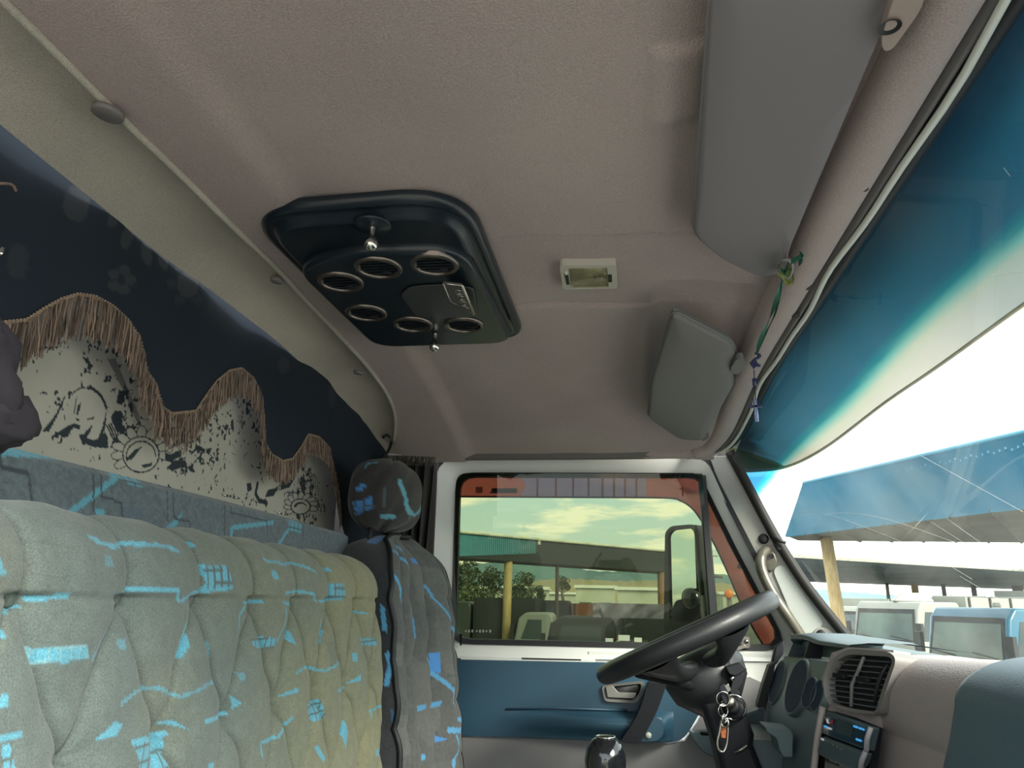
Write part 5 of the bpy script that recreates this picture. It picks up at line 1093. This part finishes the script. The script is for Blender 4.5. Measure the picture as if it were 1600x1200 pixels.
for k in range(60): add(V, Fc, *gbox(TOP[0]+(TOP[1]-TOP[0])*(k+.5)/60+np.array([0, -.06, -.22+.02*(k % 3)]), (.04, 0, 0), (0, .02, 0), (0, 0, .02)))
mk('ridge_lip', V, Fc, sh_blue, s1, kind='stuff', smooth=False)
V, Fc = [], []
for k in range(1, 9):
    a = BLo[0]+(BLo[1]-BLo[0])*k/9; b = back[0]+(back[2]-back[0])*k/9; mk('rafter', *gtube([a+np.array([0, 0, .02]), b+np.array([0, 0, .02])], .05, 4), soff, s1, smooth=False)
pp = atz(1291, 842, 3.40)
mk('post', *gtube([np.array([pp[0], pp[1], 3.42]), np.array([pp[0]+.10, pp[1], 1.6]), np.array([pp[0]+.22, pp[1], 0])], .12, 10), timber, s1)
s2 = thing('open_shed', atz(1420, 880, 4.0)*np.array([1, 1, 0]), 'long farther shed with a cream roof edge seen low through the windscreen', 'shed')
e0, e1_ = atz(1205, 869, 4.2), atz(1700, 899, 4.2)
f0, f1_ = atz(1225, 908, 4.2), atz(1700, 925, 4.2)
mk('roof_edge', *gplate([e0, e1_, e1_+np.array([0, 0, .32]), e0+np.array([0, 0, .32])], (0, .1, 0)), cream_e, s2, smooth=False)
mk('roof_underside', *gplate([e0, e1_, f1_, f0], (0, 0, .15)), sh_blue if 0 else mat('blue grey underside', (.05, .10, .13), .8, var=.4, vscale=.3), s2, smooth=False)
for px, wd_, c_ in ((1386, 5, soff), (1429, 10, timber), (1474, 6, soff), (1521, 7, soff), (1590, 14, soff)):
    q = atz(px, 915+(px-1400)*.02, 4.0); rr_ = wd_/2*np.linalg.norm(q-CAM)/1250; mk('post', *gtube([(q[0], q[1], 4.2), (q[0], q[1], 0)], rr_, 8), c_, s2)
s3 = thing('open_shed', (5, 22, 0), 'shed with pale roof rim and blue sheet crossing the driver window view', 'shed')
z3 = 3.35
b0_, b1_ = atz(640, 866, z3), atz(1100, 898, z3)
k0, k1 = up(b0_, 640, 824), up(b1_, 1100, 865)
mk('fascia_board', *gplate([b0_, b1_, k1, k0], (0, .1, 0)), mat('dark fascia', (.035, .04, .04), .9, var=.3, vscale=.5), s3, smooth=False)
lerp = lambda a, b, t: a+(b-a)*t
tt = lambda x: (x-640)/460
def onf(x, v, off=.05):
    # pixel -> on fascia plane
    n = np.cross(b1_-b0_, k0-b0_); return PP(x, v, b0_, n)+np.array([0, -off, 0])
cA, cB, cC, cD = onf(640, 872), onf(838, 865), onf(640, 827), onf(838, 842)
corr(cA, cB, cC, cD, 60, mat('teal blue sheet', (.06, .22, .27), .6, var=.15, vscale=.8), s3, amp=.02)
for k in range(12):
    a = onf(640+40*k, 824+40*k*.093, .12); b = onf(680+40*k, 824+40*(k+1)*.093, .12); mk('roof_rim', *gtube([a, b], .055, 6), cream_e, s3)
for px, y0_, w_, c_, Yo in ((793, 868, 14, timber, 0), (870, 880, 6, mat('dark post', (.06, .05, .04), .9), 0), (1033, 893, 11, mat('brown post', (.26, .14, .07), .9, var=.3, vscale=3), 0), (1240, 900, 8, timber, 0)):
    q = atz(px, y0_, z3) if 0 else onf(px, y0_, 0); rr_ = w_/2*np.linalg.norm(q-CAM)/1250; mk('post', *gtube([(q[0], q[1]+.25, q[2]), (q[0]-.03*q[1]/20, q[1]+.25, 0)], rr_, 8), c_, s3)
ub = [b0_, b1_, b1_+np.array([1.5, 5, .0]), b0_+np.array([0, 2.2, .0])]
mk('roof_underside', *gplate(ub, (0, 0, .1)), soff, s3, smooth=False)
mk('white_marker', *gbox(onf(843, 847, .1), (.05, 0, 0), (0, .01, 0), (0, 0, .09)), cream_e, s3, smooth=False)
# ------------------------------------------------------------------ trees
leaf_m = [mat('dark olive leaves', (.13, .16, .07), .8, var=.5, vscale=1.5), mat('grey green leaves', (.16, .20, .10), .8, var=.4, vscale=1.5)]
bark = mat('bark', (.10, .08, .06), .9)
def tree(px, Y, ytop, ybot, wpx, lab_, k):
    b = PY(px, ybot, Y); t = PY(px, ytop, Y); h = t[2]; wd_ = wpx*Y/1155/2
    T = thing('tree', (b[0], Y, 0), lab_, 'tree')
    mk('trunk', *gtube([(b[0], Y, 0), (b[0]+.1, Y, h*.35), (b[0]-.1, Y, h*.7)], [.22, .16, .08], 8), bark, T)
    zl = max(.3, b[2]); V = []; Fc = []; r_ = random.Random(int(px*7+Y))
    cl_ = [(r_.uniform(-.7, .7), r_.uniform(-.6, .6), r_.uniform(.15, .85)) for _ in range(16)]
    for i in range(2600):
        c_ = r_.choice(cl_); d = nrm([r_.gauss(0, 1), r_.gauss(0, 1), r_.gauss(0, 1)])*r_.uniform(.7, 1)*.36
        p = np.array([b[0]+(c_[0]*math.sqrt(max(.1, 1-abs(c_[2]-.4)))+d[0])*wd_, Y+(c_[1]+d[1])*wd_*.8, zl+(c_[2]+d[2]*.45)*(h-zl)]); s_ = .16*wd_/2*r_.uniform(.5, 1.2)
        a = nrm([r_.gauss(0, 1), r_.gauss(0, 1), r_.gauss(0, 1)]); c2_ = nrm(np.cross(a, [0, .3, 1])); n0 = len(V)
        V += [p-a*s_, p+c2_*s_*.6, p+a*s_, p-c2_*s_*.6]; Fc.append((n0, n0+1, n0+2, n0+3))
    mk('foliage', V, Fc, leaf_m[k], T, smooth=False, kind='stuff')
tree(726, 48, 868, 960, 70, 'broad olive tree at the left edge of the driver window', 0)
tree(770, 52, 884, 960, 60, 'darker bushy tree just left of the yellow post', 0)
tree(812, 50, 892, 955, 56, 'rounded tree just right of the yellow post', 1)
tree(745, 46, 903, 965, 60, 'low tree between the window edge and the yellow post', 1)
tree(838, 60, 912, 945, 30, 'small tree beyond the white pickup cab', 0)
tree(880, 55, 898, 928, 24, 'small round tree beside the dark thin post', 0)
# ------------------------------------------------------------------ buildings and vehicles through the driver's window
wh = mat('white sheet building', (.55, .55, .44), .7, var=.15, vscale=.5)
def bldg(x0, y0, x1, y1, Y, lab_, dep=6, roofh=.25):
    a = PY(x0, y1, Y); b = PY(x1, y0, Y); T = thing('warehouse', ((a[0]+b[0])/2, Y, 0), lab_, 'building'); h = b[2]
    mk('wall', *abox(a[0], b[0], Y, Y+dep, 0, h*(1-roofh*.4)), wh, T, smooth=False)
    e = h*(1-roofh*.4); V = [(a[0]-.3, Y-.3, e), (b[0]+.3, Y-.3, e), (b[0]+.3, Y+dep/2, h), (a[0]-.3, Y+dep/2, h), (a[0]-.3, Y+dep+.3, e), (b[0]+.3, Y+dep+.3, e)]
    mk('roof', V, [(0, 1, 2, 3), (3, 2, 5, 4), (0, 3, 4), (1, 5, 2), (0, 4, 5, 1)], cream_e, T, smooth=False)
    n = max(2, int((b[0]-a[0])/3))
    for k in range(n): xx = a[0]+(b[0]-a[0])*(k+.5)/n; mk('doorway', *abox(xx-.7, xx+.7, Y-.04, Y, 0, e*.55), soff, T, smooth=False)
bldg(735, 916, 850, 945, 80, 'long pale warehouse behind the yellow post')
bldg(900, 914, 960, 945, 90, 'pale warehouse with gabled roof right of the thin dark post')
bldg(965, 917, 1040, 938, 75, 'pale long warehouse left of the brown post')
bldg(1130, 925, 1200, 945, 85, 'pale low building seen through the quarter glass')
bldg(840, 925, 900, 948, 100, 'low pale shed behind the thin dark post')
tyre = mat('tyre', (.015, .015, .015), .9); dkglass = mat('dark vehicle glass', (.03, .045, .05), .08, coat=.5)
def truck(name, lab_, cat, x, y, w_, l_, h, body, ang=0, bed=None, bedcol=None, ws=None):
    T = thing(name, (x, y, 0), lab_, cat); ca, sa = math.cos(ang), math.sin(ang)
    tr_ = lambda p: (x+p[0]*ca-p[1]*sa, y+p[0]*sa+p[1]*ca, p[2])
    # cab: front at -l_/2 along local x; side outline extruded over the width
    ol = [(-l_/2, .45), (-l_/2-.02, h*.50), (-l_/2+.22*h*.35, h*.90), (-l_/2+.35, h), (l_/2-.1, h), (l_/2, h*.93), (l_/2, .45)]
    V, Fc = gplate([(a, -w_/2, b) for a, b in ol], (0, w_, 0)); mk('cab_body', [tr_(p) for p in V], Fc, body, T, bevel=.05, smooth=True)
    f = lambda a, b, t: (a[0]+(b[0]-a[0])*t, a[1]+(b[1]-a[1])*t)
    p0, p1 = f(ol[1], ol[2], .12), f(ol[1], ol[2], .97)
    V, Fc = gplate([(p0[0]-.012, -w_*.47, p0[1]-.04), (p0[0]-.012, w_*.47, p0[1]-.04), (p1[0]-.012, w_*.44, p1[1]+.05), (p1[0]-.012, -w_*.44, p1[1]+.05)], (.03, 0, .0)); mk('windscreen_seal', [tr_(p) for p in V], Fc, rubber, T, smooth=False)
    V, Fc = gplate([(p0[0]-.02, -w_*.44, p0[1]), (p0[0]-.02, w_*.44, p0[1]), (p1[0]-.02, w_*.41, p1[1]), (p1[0]-.02, -w_*.41, p1[1])], (.04, 0, .0)); mk('windscreen', [tr_(p) for p in V], Fc, ws or dkglass, T, smooth=False)
    for s_ in (-1, 1):
        V, Fc = gplate([(-l_/2+.20, s_*(w_/2+.005), h*.54), (-l_/2+.42, s_*(w_/2+.005), h*.88), (l_/2-.35, s_*(w_/2+.005), h*.88), (l_/2-.35, s_*(w_/2+.005), h*.54)], (0, -s_*.02, 0)); mk('side_window', [tr_(p) for p in V], Fc, dkglass, T, smooth=False)
        V, Fc = gbox((-l_/2-.05, s_*(w_/2+.14), h*.66), (.05, 0, 0), (0, .09, 0), (0, 0, .2)); mk('mirror', [tr_(p) for p in V], Fc, rubber, T, smooth=False)
        for xx in ([-l_/2+.6] if bed else [-l_/2+.6, l_/2-.5]):
            V, Fc = glathe([(.2, -.1), (.42, -.1), (.44, 0), (.42, .1), (.2, .1)], (xx, s_*(w_/2-.1), .44), (0, 1, 0), 20); mk('wheel', [tr_(p) for p in V], Fc, tyre, T)
        V, Fc = gbox((-l_/2-.03, s_*w_*.36, h*.27), (.03, 0, 0), (0, .16, 0), (0, 0, .09)); mk('headlamp', [tr_(p) for p in V], Fc, cream_e, T, smooth=False)
    V, Fc = gbox((-l_/2-.05, 0, .42), (.06, 0, 0), (0, w_/2, 0), (0, 0, .14)); mk('bumper', [tr_(p) for p in V], Fc, rubber, T, smooth=False)
    for s_ in (-.25, .25):
        V, Fc = gtube([(p0[0]-.05, s_*w_-.25, p0[1]+.02), (p0[0]-.03, s_*w_+.3, p0[1]+.10)], .012, 4); mk('wiper', [tr_(p) for p in V], Fc, rubber, T)
    if bed:
        bl, bh = bed; V, Fc = abox(l_/2+.1, l_/2+bl, -w_/2-.1, w_/2+.1, .75, bh); mk('cargo_body', [tr_(p) for p in V], Fc, bedcol, T, smooth=False)
        for k in range(int(bl/.9)):
            for s_ in (-1, 1):
                V, Fc = abox(l_/2+.2+k*.9, l_/2+.26+k*.9, s_*(w_/2+.12)-.02, s_*(w_/2+.12)+.02, .75, bh); mk('stake', [tr_(p) for p in V], Fc, rubber, T, smooth=False)
        for xx in (l_/2+bl*.35, l_/2+bl*.8):
            for s_ in (-1, 1):
                V, Fc = glathe([(.2, -.12), (.45, -.12), (.47, 0), (.45, .12), (.2, .12)], (xx, s_*(w_/2-.1), .47), (0, 1, 0), 18); mk('wheel', [tr_(p) for p in V], Fc, tyre, T)
    return T
blk_b = mat('black cargo', (.018, .02, .018), .8, var=.4, vscale=1); rust_b = mat('rust red cargo', (.20, .075, .04), .8, var=.4, vscale=1.2); wht = mat('white cab', (.21, .215, .185), .4); dkg = mat('dark green cab', (.03, .035, .03), .4); olv = mat('ochre cargo', (.20, .15, .05), .8, var=.5, vscale=1)
bluecab = mat('blue cab', (.02, .10, .16), .35, coat=.2)
def gp_(px, Y): p = PY(px, 940, Y); return p[0]
truck('flatbed_truck', 'dark stake truck parked left of the yellow post', 'truck', gp_(705, 27), 27, 2.2, 1.9, 2.0, dkg, 0, (2.2, 2.15), blk_b)
truck('pickup_truck', 'small white cab truck right of the yellow post in the driver window', 'truck', gp_(838, 24.8), 24.8, 1.5, 1.2, 1.72, wht, 0)
truck('flatbed_truck', 'black stake truck with rust red load beyond the driver window', 'truck', gp_(862, 30), 30, 2.2, 1.5, 2.1, blk_b, 0, (3.6, 2.0), rust_b)
truck('flatbed_truck', 'black high-sided truck beside the brown post in the driver window', 'truck', gp_(910, 20), 20, 2.2, 1.7, 1.72, blk_b, 0, (1.6, 1.72), blk_b)
truck('flatbed_truck', 'ochre and black truck behind the yellow post', 'truck', gp_(775, 34), 34, 2.2, 1.6, 2.0, blk_b, 0, (2.6, 1.75), olv)
ct = thing('container', (gp_(1005, 24), 24, 0), 'pale grey container box left of the brown post', 'container')
x_ = gp_(1008, 24); mk('container_body', *abox(x_-.7, x_+.9, 24, 26.5, .3, 1.95), mat('pale grey box', (.33, .34, .28), .7), ct, smooth=False)
for k in range(8): mk('rib', *abox(x_-.66+k*.2, x_-.60+k*.2, 23.96, 24, .3, 1.95), mat('box rib', (.26, .27, .22), .7) if k == 0 else bpy.data.materials['box rib'], ct, smooth=False)
tp = thing('tarpaulin', (gp_(955, 22), 21.5, 0), 'lilac grey crumpled tarpaulin hanging over the black truck load', 'tarpaulin')
A = np.array([[np.array([gp_(930, 21)+s*1.9, 19.0+.05*math.sin(s*14), 1.8])+np.array([0, .05*math.sin(t*9+s*20), (2.16-1.8)*(1-t)*(1) - .55*t*(1-s*.8)*(s > .12)-.1]) for t in np.linspace(0, 1, 14)] for s in np.linspace(0, 1, 40)])
mk('cloth_sheet', *ggrid(A), mat('lilac tarp', (.24, .21, .27), .7, var=.4, vscale=4), tp)
V, Fc = [], []
ln_p = thing('marker_lamp_post', (PY(1140, 1000, 9)[0], 9, 0), 'round orange marker lamp on a short grey post outside the quarter glass', 'lamp')
q = PY(1139, 928, 9)
mk('lamp_disc', *glathe([(.001, .03), (.035, .026), (.048, .012), (.05, 0), (.05, -.03)], q, (0, -1, 0), 24), mat('orange lens', (.85, .22, .02), .3), ln_p)
mk('lamp_stem', *gtube([q+np.array([0, .02, 0]), (q[0], q[1]+.02, 0)], .03, 8), dull_metal, ln_p)
# wing mirror outside
wm = thing('wing_mirror', PY(1070, 990, 2.55), 'tall black wing mirror outside the driver window', 'mirror')
MY = 2.62
mo = fil([(1039, 832), (1048, 822), (1082, 819), (1092, 826), (1102, 980), (1094, 988), (1042, 992), (1037, 985)], 5); mi = fil([(1043, 836), (1050, 828), (1080, 825), (1085, 832), (1090, 965), (1046, 968)], 4)
MP = lambda p, o=0: PP(*p, np.array([PY(1070, 900, MY)[0], MY, 2.2])-nrm([.76, .65, 0])*o, nrm([.76, .65, 0]))
mk('mirror_housing', *gring([MP(p) for p in resamp([(*p[:2], 0) for p in mo], 90) for p in [p[:2]]], [MP(p, .004) for p in resamp([(*p[:2], 0) for p in mi], 90) for p in [p[:2]]], nrm([.76, .65, 0])*.05), rubber, wm, auto=True)
mirm = mat('mirror glass', (.78, .84, .76), .02, metal=1)
mk('mirror_glass', *gplate([MP(p[:2], -.004) for p in mi], nrm([.76, .65, 0])*.01), mirm, wm, smooth=False)
mk('mirror_back', *gplate([MP(p[:2], -.02) for p in mo], nrm([.76, .65, 0])*.03), rubber, wm, bevel=.01)
cm = MP((1077, 935), .03)
mk('round_mirror', *glathe([(.001, .010), (.020, .008), (.032, .003), (.034, -.012), (.034, -.03)], cm, nrm([-.76, -.65, 0]), 28), gloss_blk, wm)
mk('mirror_arm', *gtube([MP((1098, 955), -.02), PY(1128, 1000, 2.40), PY(1165, 1022, 2.13)], .010, 8), rubber, wm)
mk('lower_cover', *gplate([MP(p, .012) for p in fil([(1056, 938), (1090, 932), (1096, 968), (1060, 972), (1046, 962)], 5)for p in [p[:2]]], nrm([.76, .65, 0])*.01), black_mat, wm)
# ------------------------------------------------------------------ vehicles through the windscreen
wsg = mat('pale green windscreen', (.085, .13, .105), .12, var=.6, vscale=.8)
def dirp(px, dist): d = ray(px, 940); d = d/np.linalg.norm(d[:2]); return CAM[0]+d[0]*dist, CAM[1]+d[1]*dist
def aim(px): d = ray(px, 940); return math.atan2(d[1], d[0])
x_, y_ = dirp(1412, 25)
t1_ = truck('box_truck', 'white truck cab with roof deflector facing the windscreen', 'truck', x_, y_, 2.1, 1.9, 2.25, wht, aim(1405)-.68, (3.5, 2.4), wht, ws=wsg)
V, Fc = gplate([(x_-.5, y_-.6, 2.25), (x_+.7, y_-.4, 2.25), (x_+.6, y_-.2, 2.5), (x_-.2, y_-.4, 2.5)], (.2, .8, 0)); mk('roof_deflector', V, Fc, wht, t1_, bevel=.05)
x_, y_ = dirp(1556, 19)
t2_ = truck('blue_truck', 'blue truck with beacon bar parked at the right beyond the dash', 'truck', x_, y_, 1.9, 2.0, 2.12, bluecab, aim(1545)-.72, None, None, ws=wsg)
V, Fc = gbox((x_, y_, 2.18), (.12, .3, 0), (.07, -.02, 0), (0, 0, .05)); mk('beacon_bar', V, Fc, wht, t2_, bevel=.02)
x_, y_ = dirp(1330, 33)
truck('box_truck', 'white van behind the timber post, left of the white truck', 'truck', x_, y_, 1.9, 2.2, 2.1, wht, aim(1340)-.3, (3.0, 2.4), wht)
x_, y_ = dirp(1480, 44)
truck('box_truck', 'grey-white truck with square box behind the white truck', 'truck', x_, y_, 2.2, 2.2, 2.4, wht, aim(1470)-.4, (4, 2.7), mat('grey green box', (.30, .32, .27), .7))
x_, y_ = dirp(1590, 40)
truck('box_truck', 'dark roofed truck behind the blue truck at the right', 'truck', x_, y_, 2.3, 2.2, 2.6, mat('dark grey cab', (.09, .10, .09), .6), aim(1590)-.3, (6, 2.9), mat('dark grey box', (.10, .11, .10), .7))

# ------------------------------------------------------------------ the photographer's hands and phone (seen only as a reflection in the driver's window)
rv, uv, fv = R@np.array([1., 0, 0]), R@np.array([0, -1., 0]), R@np.array([0, 0, 1.])
ph = thing('phone', CAM-fv*.03, 'black phone held level between two hands, reflected in the driver window', 'phone')
mk('phone_body', *gbox(CAM-fv*.020-rv*.035-uv*.022, rv*.076, uv*.037, fv*.004), gloss_blk, ph, bevel=.004)
for k in range(2): mk('lens_ring', *glathe([(.009, 0), (.009, .0015), (.007, .002), (.006, .0005), (.001, .0003)], CAM-fv*.016+rv*.02-uv*(.001+.022*k), fv, 20), dull_metal, ph)
skin = mat('skin', (.62, .33, .23), .5)
def hand(name, chains, label):
    V = []; E_ = []; Rr = []
    for ch in chains:
        prev = ch[0]
        for (p, r) in ch[1:]:
            V.append(p); Rr.append(r); 
            if prev is not None: E_.append((prev, len(V)-1))
            prev = len(V)-1
    o0 = np.array(V[0]); me = bpy.data.meshes.new(name); me.from_pydata([tuple(np.array(v)-o0) for v in V], E_, []); me.materials.append(skin)
    o = bpy.data.objects.new(name, me); C.objects.link(o); o.location = o0; sk = o.modifiers.new('skin', 'SKIN')
    for i, r in enumerate(Rr): me.skin_vertices[0].data[i].radius = (r, r)
    me.skin_vertices[0].data[0].use_root = True
    sk.use_smooth_shade = True; o.modifiers.new('sub', 'SUBSURF').levels = 1; o.modifiers['sub'].render_levels = 2
    return tag(o, label, 'hand')
def hp_(x, y, z): return CAM+rv*x+uv*y-fv*z
# right side hand: palm behind the phone end, four fingers laid over the front, thumb below
ch = [(None, (hp_(.075, -.035, .045), .024), (hp_(.10, -.075, .075), .026), (hp_(.13, -.16, .12), .032), (hp_(.16, -.26, .16), .036)), (0, (hp_(.066, -.020, .038), .022))]
for i in range(4):
    yv_ = .016-.019*i; L = (.95, 1.0, .95, .78)[i]
    ch.append((4, (hp_(.066, yv_-.004, .026), .0095), (hp_(.060, yv_, .006), .0088), (hp_(.060-.022*L, yv_+.001, .0035), .0082), (hp_(.060-.038*L, yv_, .006), .007)))
ch.append((0, (hp_(.055, -.055, .045), .012), (hp_(.030, -.066, .036), .010), (hp_(.010, -.064, .030), .008)))
hand('hand', ch, 'right hand gripping the phone end, four fingers stacked, reflected in the driver window')
ch = [(None, (hp_(-.150, -.050, .040), .025), (hp_(-.175, -.085, .07), .026), (hp_(-.20, -.17, .12), .032), (hp_(-.23, -.27, .16), .036)), (0, (hp_(-.138, -.035, .030), .022))]
for i in range(3):
    yv_ = -.030-.018*i; ch.append((4, (hp_(-.132, yv_, .018), .0095), (hp_(-.112, yv_, .004), .0088), (hp_(-.098, yv_-.002, .006), .008), (hp_(-.100, yv_-.002, .016), .007)))
ch.append((4, (hp_(-.130, -.006, .020), .0095), (hp_(-.118, .020, .014), .0085), (hp_(-.102, .040, .010), .0078), (hp_(-.090, .052, .008), .0066)))
ch.append((0, (hp_(-.125, -.060, .022), .012), (hp_(-.095, -.068, .014), .010), (hp_(-.070, -.062, .010), .008)))
hand('hand', ch, 'left hand with raised forefinger steadying the phone, reflected in the driver window')
